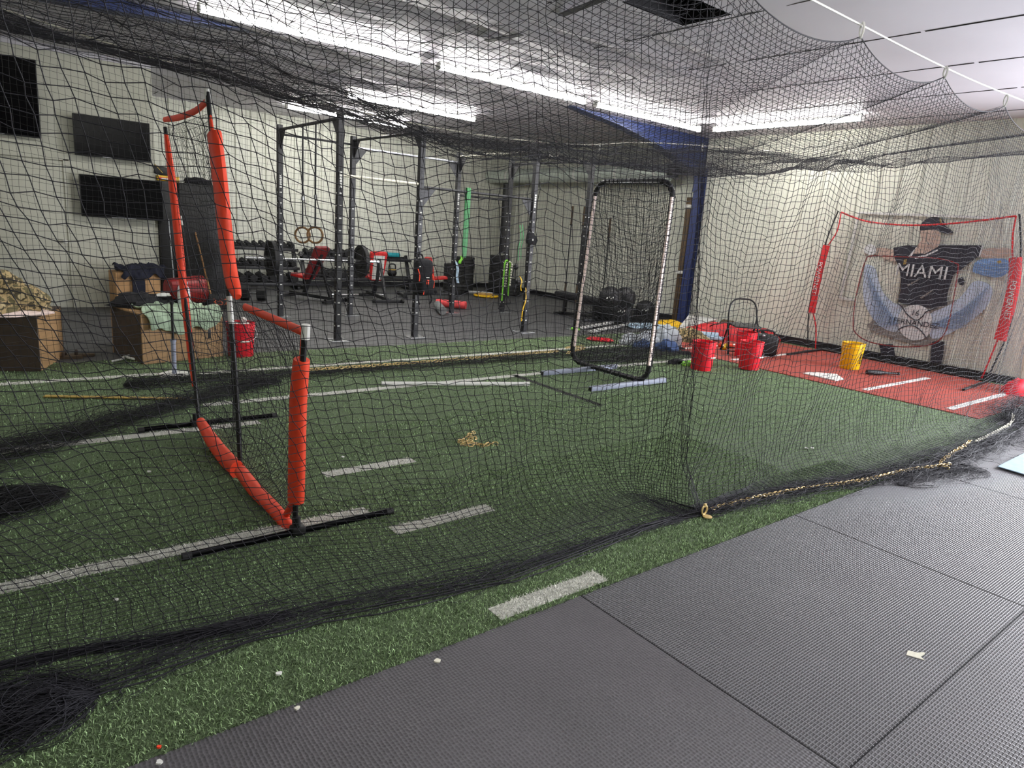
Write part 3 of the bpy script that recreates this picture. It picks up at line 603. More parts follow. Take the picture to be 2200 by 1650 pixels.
# ------------------------------------------------------------------ chains
def chain(path, label, ln=.042, wd=.024, r=.0038, z=None, tw=True, m='brass'):
    pts = catmull(path, 14); q = [pts[0]]; acc = 0
    P = np.array([tuple(p) for p in pts]); d = np.concatenate([[0], np.cumsum(np.linalg.norm(np.diff(P, axis=0), axis=1))]); n = int(d[-1]/(ln*.72)); s = np.linspace(0, d[-1], n)
    C = np.stack([np.interp(s, d, P[:, i]) for i in range(3)], -1); b = MB()
    for i in range(n-1):
        c = V(C[i]); t = (V(C[min(i+1, n-1)])-V(C[max(0, i-1)])).normalized(); ang = (PI/4 if i % 2 else -PI/4)+random.uniform(-.4, .4)
        _, u, w = frame(t); sd = u*math.cos(ang)+w*math.sin(ang); L = []
        for k in range(10):
            a = 2*PI*k/10; e = math.cos(a); L.append(c+t*((ln/2-wd/2)*(1 if e > .3 else -1 if e < -.3 else e/.3)+wd/2*e)+sd*math.sin(a)*wd/2+V((0, 0, wd*.42)))
        b.tube(L, r, 5, True)
    p = V(C[n//2]); p.z = 0; return solo(b, 'chain', m, label, 'chain', p, smooth=60)
chain([(3.38, 2.19, .02), (3.75, 2.16, .025), (4.3, 2.09, .02), (4.9, 1.96, .02), (5.45, 1.9, .02), (5.72, 1.84, .02), (6.0, 1.78, .02)], 'brass chain weighing down the near edge of the net', .038, .022, .003)
chain([(5.85, 1.76, .015), (5.95, 1.84, .015), (6.4, 1.9, .02), (6.75, 1.93, .02), (7.0, 1.97, .02)], 'doubled length of chain laid past the end of the near chain', .045, .026)
chain([(7.0, 1.93, .02), (7.5, 1.95, .02), (8.2, 2.0, .03), (8.6, 2.1, .05)], 'pale chain running up to the heap of net at the right edge', .045, .026, m='rope')
chain([(2.45, 6.4, .06), (3.1, 6.38, .06), (3.9, 6.42, .05), (4.7, 6.45, .05), (5.4, 6.48, .05), (6.0, 6.5, .05)], 'long brass chain weighing down the far edge of the net', .05, .03, .0042)
chain([(6.0, 6.35, .05), (6.4, 6.5, .05), (6.55, 6.62, .04), (6.3, 6.7, .04), (6.7, 6.75, .04)], 'brass chain heaped behind the upright pitching screen', .05, .03)
chain([(2.96, 4.12, 0), (2.86, 4.06, 0), (2.9, 4.0, 0), (2.8, 4.02, 0), (2.74, 3.98, 0), (2.82, 3.92, .004), (2.72, 3.92, 0), (2.76, 3.86, .006), (2.84, 3.88, 0), (2.84, 3.82, 0), (2.92, 3.84, 0), (2.98, 3.80, 0)], 'loose brass chain lying in a heap on the open turf', .045, .027)
b = MB(); b.tube(catmull([(0, 0, .02), (.03, 0, .05), (.02, 0, .09), (-.02, 0, .09), (-.03, 0, .05)], 5, True), .008, 8, True); b.lathe([(.002, .012), (.036, .013), (.038, .02), (.03, .024), (.002, .025)], 18, (0.0, -.035, 0)); b.box((0, 0, .1), (.03, .016, .03), bev=.004)
solo(b, 'snap_hook', 'brass', 'brass snap hook with disc where the net seam meets the ground', 'hook', (3.29, 2.17, .005), world=False).scale = (.75, .75, .75)
# ================================================================== the training rig
ORDN = ['first', 'second', 'third', 'fourth', 'fifth', 'sixth', 'seventh', 'eighth', 'ninth', 'tenth', 'eleventh', 'twelfth', 'thirteenth', 'fourteenth', 'fifteenth', 'sixteenth']
RIG = root('pull_up_rig', 'black bolted steel pull up rig with eight tall perforated posts', 'exercise rig', (5.8, 9.3, .0))
RXS, RY0, RY1, RH = (3.62, 4.78, 6.78, 7.95), 8.24, 10.38, 2.83
def upright(x, y):
    b = MB().box((x, y, RH/2), (.076, .076, RH), bev=.006, seg=1)
    z = .12; k = 0
    while z < RH-.05:
        for (ax, s) in ((0, -1), (1, -1)):
            c = V((x, y, z)); d = V((-1, 0, 0)) if ax == 0 else V((0, -1, 0)); p = c+d*.0384
            if k % 2 == 1 and z < 1.9: b.box(p, (.002, .03, .016) if ax == 0 else (.03, .002, .016), mi=2)
            else: b.cyl(p-d*.001, p+d*.0008, .012, n=10, mi=1)
        z += .0762; k += 1
    u = part(b, 'upright', ['dark_steel', 'black', 'white'], RIG, True)
    f = MB().box((x, y, .005), (.26, .26, .01), bev=.003, seg=1)
    for sx in (-1, 1):
        for sy in (-1, 1): f.cyl((x+sx*.1, y+sy*.1, .01), (x+sx*.1, y+sy*.1, .022), .012, n=6)
    part(f, 'base_plate', 'steel', u, True, 'worn steel base plate')
    if (x, y) in ((3.62, RY1), (3.62, RY0), (6.78, RY0), (6.78, RY1)):      # stencilled strip on the post
        s = MB(); zz = 1.95
        for q in range(6): s.box((x, y-.0395, zz+q*.034), (.034, .002, .026), (0, random.uniform(-.3, .3), 0), bev=.004, seg=1)
        part(s, 'decal', 'white', u, True, 'white printed strip')
for x in RXS:
    for y in (RY0, RY1): upright(x, y)
def gusset(p, d, s=.2):                     # triangular plate in the corner under a bar
    p = V(p); d = V(d); n = V((0, 0, 1)).cross(d)*.004
    part(MB().prism([p-n, p+d*s-n, p-V((0, 0, s*1.25))-n], n*2), 'gusset', 'dark_steel', RIG, True)
def rbar(p0, p1, r=.018, m='dark_steel', g=True, name='pull_up_bar', label=None):
    p0 = V(p0); p1 = V(p1); d = (p1-p0).normalized(); part(MB().cyl(p0+d*.036, p1-d*.036, r), name, m, RIG, True, label)
    if g:
        for p, q in ((p0+d*.038, d), (p1-d*.038, -d)): gusset(p-V((0, 0, .02)), q)
x0, x1, x2, x3 = RXS
rbar((x0, RY1, 2.76), (x0, RY0, 2.76), .02); rbar((x1, RY1, 2.76), (x1, RY0, 2.76), .02); rbar((x2, RY1, 2.76), (x2, RY0, 2.76), .02, 'rope', True, label='bar wrapped in pale tape'); rbar((x3, RY1, 2.76), (x3, RY0, 2.76), .02)
rbar((x0, RY1, 2.70), (x1, RY1, 2.70), .016, g=False); rbar((x1, RY1, 2.66), (x2, RY1, 2.66), .018, 'steel'); rbar((x2, RY1, 2.11), (x3, RY1, 2.11), .018, g=False)
rbar((x0, RY0, 2.09), (x1, RY0, 2.09), .019, 'rope', False, label='bar wrapped in pale tape'); rbar((x1, RY0, 2.06), (x2, RY0, 2.06), .018, g=True); rbar((x2, RY0, 2.73), (x3, RY0, 2.73), .02, 'rope', False, label='bar wrapped in pale tape')
for x in (x0, x1):                          # hooks that carry the barbell behind the posts
    part(MB().box((x, RY1+.08, .86), (.06, .09, .02), bev=.004).box((x, RY1+.05, .91), (.06, .02, .1), bev=.004).box((x, RY1+.125, .89), (.06, .018, .06), bev=.004), 'bar_hook', 'dark_steel', RIG, True)
# ---------------------------------------------------------------- barbells and plates
def barbell(loc, label, L=2.2, upright=False, m='chrome'):
    r = root('barbell', label, 'barbell', loc, 'barbells'); ax = (lambda t: V((0, 0, t+L/2))) if upright else (lambda t: V((t, 0, 0)))
    part(MB().cyl(ax(-L/2+.42), ax(L/2-.42), .014), 'shaft', m, r)
    for s in (-1, 1):
        part(MB().cyl(ax(s*(L/2-.42)), ax(s*L/2), .025), 'sleeve', m if not upright else 'dark_wood', r)
        part(MB().cyl(ax(s*(L/2-.44)), ax(s*(L/2-.41)), .037), 'collar', m, r)
    return r
barbell((4.22, RY1+.085, .885), 'silver barbell racked on the tall posts with a black plate at each end')
PLATE = [(.026, -.03), (.1, -.03), (.112, -.02), (.19, -.02), (.2, -.035), (.245, -.035), (.25, -.028), (.25, .028), (.245, .035), (.2, .035), (.19, .02), (.112, .02), (.1, .03), (.026, .03), (.026, -.03)]
def plate(loc, rot, label, group, sc=1.):
    r = root('bumper_plate', label, 'weight plate', loc, group); r.rotation_euler = rot
    part(MB().lathe([(a*sc, z) for a, z in PLATE], 28), 'rubber_disc', 'black_rubber', r); part(MB().lathe([(.0255, -.028), (.045, -.028), (.045, .028), (.0255, .028), (.0255, -.028)], 20), 'hub_ring', 'steel', r); return r
plate((3.52, RY1+.085, .885), (0, PI/2, 0), 'black bumper plate on the left end of the racked barbell', 'plates on the racked barbell', 1.06)
plate((5.0, RY1+.085, .885), (0, PI/2, 0), 'black bumper plate on the right end of the racked barbell', 'plates on the racked barbell', 1.06)
for (px, py, n, nm) in ((8.75, 13.35, 9, 'left stack by the back wall'), (9.35, 13.85, 11, 'stack just behind the green hanging band'), (10.35, 13.75, 12, 'tall stack in the far corner'), (10.15, 13.0, 5, 'low stack in front of the corner')):
    s = root('plate_stand', 'black post standing through the '+nm, 'weight stand', (px, py, .012)); part(MB().box((0, 0, .012), (.42, .42, .024), bev=.004), 'base', 'dark_steel', s); part(MB().cyl((0, 0, .02), (0, 0, n*.074+.22), .024), 'post', 'dark_steel', s)
    for k in range(n): plate((px+random.uniform(-.001, .001), py, .012+.024+.036+k*.0735), (0, 0, k), '%s black bumper plate from the bottom of the %s' % (ORDN[k], nm), 'bumper plates of the '+nm)
barbell((10.98, 11.9, .012), 'dark barbell standing upright against the right wall, leftmost of three', 2.2, True, 'dark_steel')
barbell((10.98, 11.5, .012), 'dark barbell standing upright beside the far right rig post', 2.2, True, 'dark_steel')
barbell((10.98, 10.65, .012), 'dark barbell standing upright behind the medicine balls', 1.98, True, 'dark_steel')
# ---------------------------------------------------------------- dumbbells on racks
DB0 = {}
def hexhead(b, c, r, w, ax, mi=0):
    c = V(c); d, u, q = V(ax), *frame(ax)[1:]
    P = []
    for t, s in ((-w/2, .82), (-w/2+.012, 1), (w/2-.012, 1), (w/2, .82)):
        for i in range(6): a = PI/6+i*PI/3; P.append(c+d*t+(u*math.cos(a)+q*math.sin(a))*r*s)
    F = [[j*6+i, j*6+(i+1) % 6, (j+1)*6+(i+1) % 6, (j+1)*6+i] for j in range(3) for i in range(6)]+[list(range(6))[::-1], list(range(18, 24))]
    b.add(P, F, mi)
def dumbbell(loc, rad_, label, group, rot=(0, 0, 0), L=None):
    key = round(rad_, 3)
    if key in DB0:
        return_ = dup(DB0[key], loc, label=label, rot=rot); return_['group'] = group; return return_
    r = root('dumbbell', label, 'dumbbell', loc, group); r.rotation_euler = rot; w = rad_*1.15; g = .065; L = g+w/2
    for s in (-1, 1):
        b = MB(); hexhead(b, (0, s*L, 0), rad_, w, (0, 1, 0)); part(b, 'head', 'black_rubber', r, smooth=20)
        pass
    part(MB().cyl((0, -L, 0), (0, L, 0), .016), 'handle', 'steel', r); DB0[key] = r; return r
def rack(x0, x1, y, shelves, label, depth=.5):
    r = root('dumbbell_rack', label, 'rack', ((x0+x1)/2, y, .012), 'dumbbell racks'); h = max(shelves)+.06
    for x in (x0+.04, x1-.04):
        b = MB().bar((x, y-depth/2, .04), (x, y+depth/2, .04), .06, .06, .004).bar((x, y-depth/2+.1, .07), (x, y+depth/2-.12, h), .07, .06, .004); part(b, 'end_frame', 'dark_steel', r, True)
    for i, z in enumerate(shelves):
        yc = y-.12+.16*i/max(1, len(shelves)-1)
        b = MB().bar((x0, yc-.13, z-.04), (x1, yc-.13, z-.04), .03, .06, .003).bar((x0, yc+.13, z+.0), (x1, yc+.13, z+.0), .03, .06, .003).box(((x0+x1)/2, yc, z-.026), (x1-x0, .26, .008), (.15, 0, 0)); part(b, 'shelf', 'dark_steel', r, True)
    return r
def fill(x0, x1, y, z, n, rr, where, tilt=.15):
    for k in range(n):
        x = x0+(x1-x0)*(k+.5)/n; R_ = rr[0]+(rr[1]-rr[0])*k/max(1, n-1); R_ = round(R_/.008)*.008
        dumbbell((x, y, z+R_*.88), R_, '%s black hex dumbbell from the left on the %s' % (ORDN[k], where), 'dumbbells on the '+where, (tilt, 0, random.uniform(-.12, .12)))
rack(3.75, 5.32, 14.25, (.16, .48, .86), 'black three tier dumbbell rack at the back wall, left of the red benches')
fill(3.8, 5.28, 14.29, .875, 10, (.048, .056), 'top shelf of the left rack'); fill(3.8, 5.28, 14.21, .495, 9, (.064, .064), 'middle shelf of the left rack'); fill(3.8, 5.28, 14.13, .175, 7, (.088, .088), 'bottom shelf of the left rack')
rack(5.42, 8.05, 14.25, (.28, .72), 'long black two tier rack at the back wall behind the red benches')
fill(5.5, 6.9, 14.29, .735, 10, (.064, .072), 'top shelf of the long rack'); fill(5.5, 6.75, 14.13, .295, 9, (.08, .08), 'lower shelf of the long rack')
dumbbell((3.82, 12.35, .012+.118), .136, 'very large black hex dumbbell alone on the floor behind the orange screen', 'loose dumbbell', (0, 0, 1.1))
def kettle(loc, s, label):
    r = root('kettlebell', label, 'kettlebell', loc, 'kettlebells on the long rack'); part(MB().ell((0, 0, .095*s), (.1*s, .1*s, .092*s), 18).lathe([(.06*s, 0), (.06*s, .02*s)], 16), 'bell', 'black', r)
    part(MB().tube(catmull([(-.07*s, 0, .16*s), (-.075*s, 0, .22*s), (-.05*s, 0, .27*s), (.05*s, 0, .27*s), (.075*s, 0, .22*s), (.07*s, 0, .16*s)], 5), .015*s, 8), 'grip', 'black', r)
    part(MB().lathe([(.066*s, .163*s), (.082*s, .15*s), (.084*s, .157*s), (.068*s, .17*s)], 18), 'colour_band', 'gold_paint', r, label='gold band'); return r
kettle((7.12, 14.1, .295), .95, 'black kettlebell with gold band next to the striped bench pad'); kettle((7.52, 14.1, .295), 1.1, 'larger black kettlebell with gold band at the right of the long rack'); kettle((6.88, 14.12, .295), .8, 'small black kettlebell half hidden by the striped bench')
b = MB().box((7.52, 14.28, .80), (.52, .2, .1), bev=.04); solo(b, 'exercise_mat', 'teal', 'folded teal mat on the top shelf of the long rack', 'mat', (7.52, 14.28, .75))
solo(MB().cyl((6.45, 14.2, .79), (7.15, 14.2, .79), .02), 'hand_weight_bar', 'chrome', 'short chrome bar lying on top of the long rack', 'bar', (6.8, 14.2, .77))
solo(MB().cyl((5.55, 12.95, .03), (6.75, 12.9, .03), .02), 'curl_bar', 'chrome', 'chrome bar lying on the floor behind the striped bench', 'bar', (6.1, 12.92, .012))
# ---------------------------------------------------------------- benches
def bench(loc, rz, label, ang, padm, stripe=False, BL=.67):
    r = root('weight_bench', label, 'bench', loc, 'red adjustable benches', rz)
    part(MB().bar((0, -.55, .1), (0, .5, .07), .06, .06, .005), 'spine', 'dark_steel', r)
    part(MB().bar((-.32, .52, .04), (.32, .52, .04), .06, .06, .006), 'rear_foot', 'dark_steel', r); part(MB().bar((-.16, -.58, .04), (.16, -.58, .04), .06, .06, .006), 'front_foot', 'dark_steel', r)
    part(MB().bar((0, -.2, .1), (0, -.06, .42), .07, .06, .005), 'post', 'dark_steel', r)
    c, s = math.cos(ang), math.sin(ang); hz = V((0, -.02, .38)); e = hz+V((0, c, s))*BL; n = V((0, -s, c))
    def pad(a, b_, w0, w1, th, name, m, off=0.):
        d = (b_-a).normalized(); nn = V((1, 0, 0)).cross(d); P = []
        for t, w in ((0, w0), (.06, w0), (.94, w1), (1, w1*.9)):
            q = a+(b_-a)*t; P.append((q, w))
        mb = MB(); vs = []
        for q, w in P:
            for sx, sn in ((-1, 0), (1, 0), (1, 1), (-1, 1)): vs.append(q+V((sx*w/2, 0, 0))+nn*(sn*th+off))
        mb.add(vs, [[j*4+i, j*4+(i+1) % 4, (j+1)*4+(i+1) % 4, (j+1)*4+i] for j in range(3) for i in range(4)]+[[3, 2, 1, 0], [12, 13, 14, 15]])
        o = part(mb, name, m, r); bv = o.modifiers.new('bevel', 'BEVEL'); bv.width = .018; bv.segments = 3; return o
    bp = pad(hz, e, .27, .36, .08, 'back_pad', padm, .03)
    if stripe:
        q = hz+V((0, c, s))*.04; mb = MB()
        for w, off, L0, L1, mi in ((.23, .0, .02, BL-.07, 0), (.07, -.003, .0, BL-.13, 1)):
            vs = []
            for t in (L0, L1):
                z = hz+V((0, c, s))*t
                for sx in (-1, 1): vs.append(z+V((sx*w/2, 0, 0))+n*(.025+off))
            mb.prism([vs[0], vs[1], vs[3], vs[2]], n*.006, mi)
        st = part(mb, 'backing_board', ['white', 'black'], bp, label='white backing with a black channel')
    else: part(MB().bar(hz+n*.02, hz+V((0, c, s))*BL*.8+n*.02, .06, .03, .004), 'back_rail', 'dark_steel', r)
    pad(V((0, -.42, .42)), V((0, -.05, .38)), .28, .26, .06, 'seat_pad', 'red_vinyl', .0)
    part(MB().bar((0, .42, .08), hz+V((0, c, s))*.42, .045, .045, .004), 'brace', 'dark_steel', r)
    for s_ in (-1, 1): part(MB().cyl((s_*.26, .56, .05), (s_*.31, .56, .05), .04), 'wheel', 'black', r)
    return r
bench((4.88, 12.25, .012), rad(-153), 'red incline bench nearest the gymnastic rings, seen from behind', rad(62), 'dark_red_vinyl')
bench((6.2, 12.2, .012), rad(176), 'red upright bench with a white and black backing board', rad(80), 'red_vinyl', True, .57)
bench((7.55, 12.55, .012), rad(75), 'red flat bench behind the hanging backpack', rad(78), 'red_vinyl', False, .48)
r = root('flat_bench', 'black flat bench along the right wall beside the medicine balls', 'bench', (9.85, 9.75, .012))
p0, p1 = FL(1203, 630, .40), FL(1300, 650, .40); part(MB().bar(p0, p1, .3, .09, .03), 'pad', 'black_cloth', r, True)
d = (p1-p0).normalized(); sd = V((-d.y, d.x, 0))
for t in (.14, .8):
    c = p0+(p1-p0)*t; part(MB().bar(V((c.x, c.y, .03))-sd*.25, V((c.x, c.y, .03))+sd*.25, .06, .05, .005).bar((c.x, c.y, .05), (c.x, c.y, .36), .06, .06, .005), 'leg', 'dark_steel', r, True)
c = p0+(p1-p0)*.5; part(MB().bar(V((p0.x, p0.y, .03))+d*.05, V((p1.x, p1.y, .1))-d*.2, .05, .05, .004), 'stretcher', 'dark_steel', r, True)
# ---------------------------------------------------------------- things hanging on the rig
def ring(px, pxtop, lab):
    c = PX(px, 505, 3.62); r = root('gymnastic_ring', lab, 'ring', (c.x, c.y, c.z), 'gymnastic rings'); ty = c.y
    m = Euler((0, PI/2, .85)).to_matrix(); b = MB(); b.tube([m@V((.105*math.cos(a), .105*math.sin(a), 0)) for a in np.linspace(0, 2*PI, 33)[:-1]], .015, 10, True); part(b, 'hoop', 'ring_wood', r)
    b = MB().bar((0, 0, .10), (0, 0, 2.76-c.z+.02), .012, .038, up=(.6, .8, 0)).bar((0.005, .03, .62), (.0, 0.006, 2.76-c.z+.02), .008, .034, up=(.6, .8, 0)); part(b, 'strap', 'black_cloth', r); part(MB().box((0, 0, .5), (.03, .05, .06), bev=.006), 'buckle', 'steel', r)
ring(650, 650, 'left wooden ring on a long black strap'); ring(677, 680, 'right wooden ring on a long black strap')
def band(pts, w, name, m, label, cat='exercise band', up=(1, 0, 0), th=.004, group=None):
    b = MB(); P = catmull(pts, 6); u = V(up).normalized(); vs = []
    for i, p in enumerate(P):
        d = (P[min(i+1, len(P)-1)]-P[max(0, i-1)]).normalized(); n = u.cross(d); n = n.normalized() if n.length > 1e-4 else V((0, 1, 0))
        for sx, sn in ((-1, -1), (1, -1), (1, 1), (-1, 1)): vs.append(p+u*(sx*w/2)+n*(sn*th/2))
    k = len(P); b.add(vs, [[j*4+i, j*4+(i+1) % 4, (j+1)*4+(i+1) % 4, (j+1)*4+i] for j in range(k-1) for i in range(4)]+[[3, 2, 1, 0], [(k-1)*4+i for i in range(4)]])
    return solo(b, name, m, label, cat, pts[len(pts)//2], group)
t = PY(1006, 408, 8.24); e = PY(1000, 553, 8.24)
band([(t.x, 8.262, e.z), (t.x, 8.265, 1.6), (t.x, 8.264, t.z-.03), (t.x, 8.24, t.z+.022), (t.x, 8.216, t.z-.03), (t.x-.01, 8.20, 1.6), (t.x-.02, 8.21, e.z)], .06, 'resistance_band', 'green_rubber', 'wide green rubber band looped over the middle bar of the rig')
def hang(px0, py0, px1, py1, y, w, m, label, name='resistance_band', sway=.015):
    a, b_ = PY(px0, py0, y), PY(px1, py1, y); return band([a, a*.66+b_*.34+V((sway, -.02, 0)), a*.33+b_*.67+V((-sway, -.015, 0)), b_], w, name, m, label)
hang(979, 562, 984, 608, 10.3, .05, 'pale_blue', 'pale blue band tied to the middle far post'); hang(991, 550, 988, 566, 10.28, .06, 'lime', 'short lime flag of band beside the pale blue one')
r = root('suspension_trainer', 'lime and black suspension straps hanging with handles on the far right post', 'strap trainer', PY(1086, 600, 10.3))
for (a0, a1, b0, b1) in ((1084, 566, 1078, 646), (1096, 566, 1091, 636)):
    a, b_ = PY(a0, a1, 10.3), PY(b0, b1, 10.28); part(MB().bar(a, b_, .008, .036, up=(0, 1, 0)), 'strap', 'lime', r, True)
    h = b_; part(MB().tube([h, h+V((-.07, 0, -.15)), h+V((.07, -.02, -.13))], .007, 6, True), 'handle', 'black', r, True); part(MB().cyl(h+V((-.07, 0, -.15)), h+V((.07, -.02, -.13)), .014), 'grip', 'black_rubber', r, True)
part(MB().tube(catmull([PY(1084, 568, 10.3), PY(1088, 559, 10.3), PY(1096, 566, 10.3)], 6), .016, 6), 'anchor_loop', 'lime', r, True)
a, b_ = PY(1090, 566, 10.26), PY(1085, 618, 10.26); c = PY(1100, 566, 10.26); e = PY(1095, 615, 10.26)
b = MB()
for q0, q1 in ((a, b_), (c, e)):
    for k in range(9): b.ell(q0+(q1-q0)*((k+.5)/9), (.02, .02, .022), 8)
b.tube([a, (a+c)/2+V((0, 0, .04)), c], .008, 6); solo(b, 'beaded_cord', 'rope', 'pale knotted cord looped with the lime straps', 'cord', a)
for k, (px0, py0, px1, py1) in enumerate(((1117, 484, 1113, 560), (1122, 482, 1119, 556))):
    hang(px0, py0, px1, py1, 8.18, .016, 'green_rubber', ('left' if k == 0 else 'right')+' thin green exercise tube hung on the near right post', 'exercise_tube')
hang(1130, 618, 1120, 690, 8.17, .022, 'yellow_plastic', 'yellow strap hanging down the near right post', 'strap'); hang(1117, 594, 1120, 625, 8.17, .018, 'yellow_plastic', 'short yellow strap end behind the near right post', 'strap')
c = PY(1139, 512, 8.15); r = root('hanging_pouch', 'black cloth pouch hooked on the near right post', 'pouch', c)
part(MB().box((0, 0, 0), (.13, .09, .19), (0, .12, 0), bev=.04).prism([(.0, -.03, -.08), (.1, -.03, -.1), (.13, -.03, -.02), (.08, -.03, .05)], (0, .05, 0)), 'bag', 'black_cloth', r); part(MB().tube(catmull([(-.03, 0, .08), (-.04, .02, .16), (0, .03, .18), (.03, 0, .08)], 5), .008, 6), 'loop', 'black_cloth', r); part(MB().box((.015, -.05, -.02), (.02, .004, .03)), 'patch', 'white', r)
for px, py, lb in ((1108, 573, 'upper'), (1112, 605, 'lower')):
    c = PY(px, py, 8.17); b = MB().ell(c, (.045, .04, .05), 12).cyl(c+V((-.03, 0, -.03)), c+V((-.05, 0, -.16)), .012); solo(b, 'handle_set', 'black', lb+' black strap handle hanging at the near right post', 'handle', c)
# backpack on the post nearest the red roller
c = PY(908, 596, 8.06); r = root('backpack', 'black backpack with orange piping hanging on a rig post', 'backpack', (c.x, c.y, c.z))
part(MB().box((0, 0, 0), (.27, .16, .50), (0, .03, 0), bev=.07, seg=4).box((.02, -.1, -.12), (.21, .07, .2), bev=.03, seg=3), 'body', 'black_cloth', r)
part(MB().tube(catmull([(-.06, .07, .22), (-.05, .1, .3), (.03, .1, .3), (.04, .07, .22)], 5), .012, 6), 'top_loop', 'black_cloth', r)
for sx, z0, z1 in ((-.13, .12, -.04), (.1, .05, -.13), (-.055, -.03, -.22)): part(MB().tube(catmull([(sx, -.09, z0), (sx+.012, -.12, (z0+z1)/2), (sx, -.135, z1)], 5), .0075, 6), 'piping', 'orange', r, label='orange piping')
part(MB().box((.0, -.14, -.05), (.04, .012, .06), bev=.004), 'tag', 'orange', r)
part(MB().box((.0, -.135, .01), (.05, .01, .012), bev=.003).ell((-.1, -.09, .15), .013, 8), 'reflector', 'white', r)
for sx in (-.09, .1): part(MB().tube(catmull([(sx, -.05, -.2), (sx*1.1, -.08, -.3), (sx*.8, -.07, -.36)], 5), .01, 6), 'strap_tail', 'black_cloth', r)
# ---------------------------------------------------------------- on the gym floor
def roller(p0, p1, r_, m, label, hole):
    p0, p1 = V(p0), V(p1); c = (p0+p1)/2; r = root('foam_roller', label, 'foam roller', (c.x, c.y, .012), 'foam rollers'); d = (p1-p0).normalized(); b = MB(); L = (p1-p0).length
    n = 7
    for i in range(n): q = p0+d*L*(i/n); b.cyl(q, q+d*L/n*.93, r_); b.cyl(q+d*L/n*.9, q+d*L/n*1.03, r_*.93)
    part(b, 'foam', m, r, True); part(MB().cyl(p0-d*.003, p1+d*.003, r_*.45), 'core', hole, r, True)
roller(FL(938, 650, .085), FL(1001, 656, .085), .075, 'red_foam', 'red foam roller lying by the middle far post', 'dark_red_vinyl'); roller(FL(940, 655, .085), FL(951, 668, .085), .075, 'grey_foam', 'grey foam roller end on beside the red one', 'black')
c = FL(1044, 637, .012); b = MB()
for k, (dx, dy) in enumerate(((0, 0), (.06, .05))): pass
b.lathe([(.0, 0), (.28, 0), (.3, .02), (.28, .045), (.0, .05)], 26, c); solo(b, 'balance_disc', 'yellow_plastic', 'yellow disc lying flat before the weight stacks', 'disc', c)
c = FL(1040, 632, .06); solo(MB().lathe([(0, 0), (.2, 0), (.21, .02), (0, .035)], 20, c), 'sand_disc', 'tan_cloth', 'pale disc on top of the yellow disc', 'disc', c)
a, b_ = FL(1006, 627, .04), FL(1058, 631, .04); solo(MB().bar(a, b_, .08, .06, .01), 'white_plank', 'white_paint', 'short white plank on the floor before the weight stacks', 'plank', (a.x, a.y, .012))
def ball(px, py, z, r_, label, white=True):
    c = FL(px, py, z); r = root('medicine_ball', label, 'ball', (c.x, c.y, c.z-r_), 'black medicine balls')
    part(MB().ell((0, 0, r_), r_, 24), 'ball_skin', 'black', r)
    f = (V((0, 0, H))-c).normalized(); q, u, w = frame(f); 
    if white:
        m = MB()
        for k in range(4): a = c-r.location+f*(r_*.985)+u*(.035*(k-1.5))+w*(.02*((k % 2)-.5)); m.box(a-f*.003, (.02, .02, .03), (.3*k, .4, .2*k), bev=.004, seg=1)
        part(m, 'ball_print', 'white', r)
    return r
ball(1302, 664, .25, .235, 'large black medicine ball lower left of the pile', False); ball(1335, 669, .25, .235, 'large black medicine ball with white print, front of the pile'); ball(1311, 640, .56, .2, 'black medicine ball on top of the pile, left one'); ball(1342, 641, .55, .2, 'black medicine ball on top of the pile, right one', False); ball(1386, 666, .22, .2, 'black medicine ball at the right beside the screen')
lines_ = []
g = np.random.default_rng(9)
TG = tangle([tuple(FL(1280, 672)), tuple(FL(1320, 684)), tuple(FL(1360, 688)), tuple(FL(1400, 694))], .4, .16, 130, 20, 77, .004); o = quads('cargo_net', TG[0], TG[1], 'black', None, (10, 9, 0)); o.location = (10, 9, 0); tag(o, 'heap of black cord netting around the medicine balls', 'net')
for k, ((a0, a1), (b0, b1), lab) in enumerate((((1245, 705), (1337, 689), 'far white flat board lying beside the turf'), ((1268, 713), (1361, 694), 'near white flat board lying beside the turf'))):
    a, b_ = FL(a0, a1, .03), FL(b0, b1, .03); solo(MB().bar(a, b_, .09, .035, .006), 'white_board', 'white_paint', lab, 'board', ((a.x+b_.x)/2, (a.y+b_.y)/2, .012))
a = FL(1243, 706, .04); solo(MB().tube(catmull([a, a+V((-.1, .05, 0)), a+V((-.16, -.03, 0)), a+V((-.05, -.08, 0))], 5), .018, 6), 'lime_strap', 'lime', 'lime strap end at the left tip of the far white board', 'strap', (a.x, a.y, .012))
# cylinder duct with couplings
r = root('ventilation_duct', 'round galvanised duct running along the right wall', 'duct', (10.7, 11.7, 2.7))
part(MB().cyl((10.7, 14.85, 2.88), (10.7, 8.95, 2.88), .165, n=28), 'duct_tube', 'galvanised', r, True)
for y in (14.0, 12.75, 11.5, 10.25, 9.2): part(MB().cyl((10.7, y-.025, 2.88), (10.7, y+.025, 2.88), .175, n=28), 'coupling', 'white', r, True, 'pale coupling ring')
for y in (13.4, 11.0, 9.4): part(MB().cyl((10.7, y, 3.04), (10.7, y, 3.52), .006, n=6), 'hanger_rod', 'steel', r, True)
part(MB().cyl((10.84, 14.3, 2.78), (10.84, 14.3, .95), .1, n=16), 'drop_pipe', 'dark_steel', r, True)
part(MB().box((10.72, 8.86, 2.92), (.2, .16, .26), bev=.03), 'fan_box', 'dark_steel', r, True)
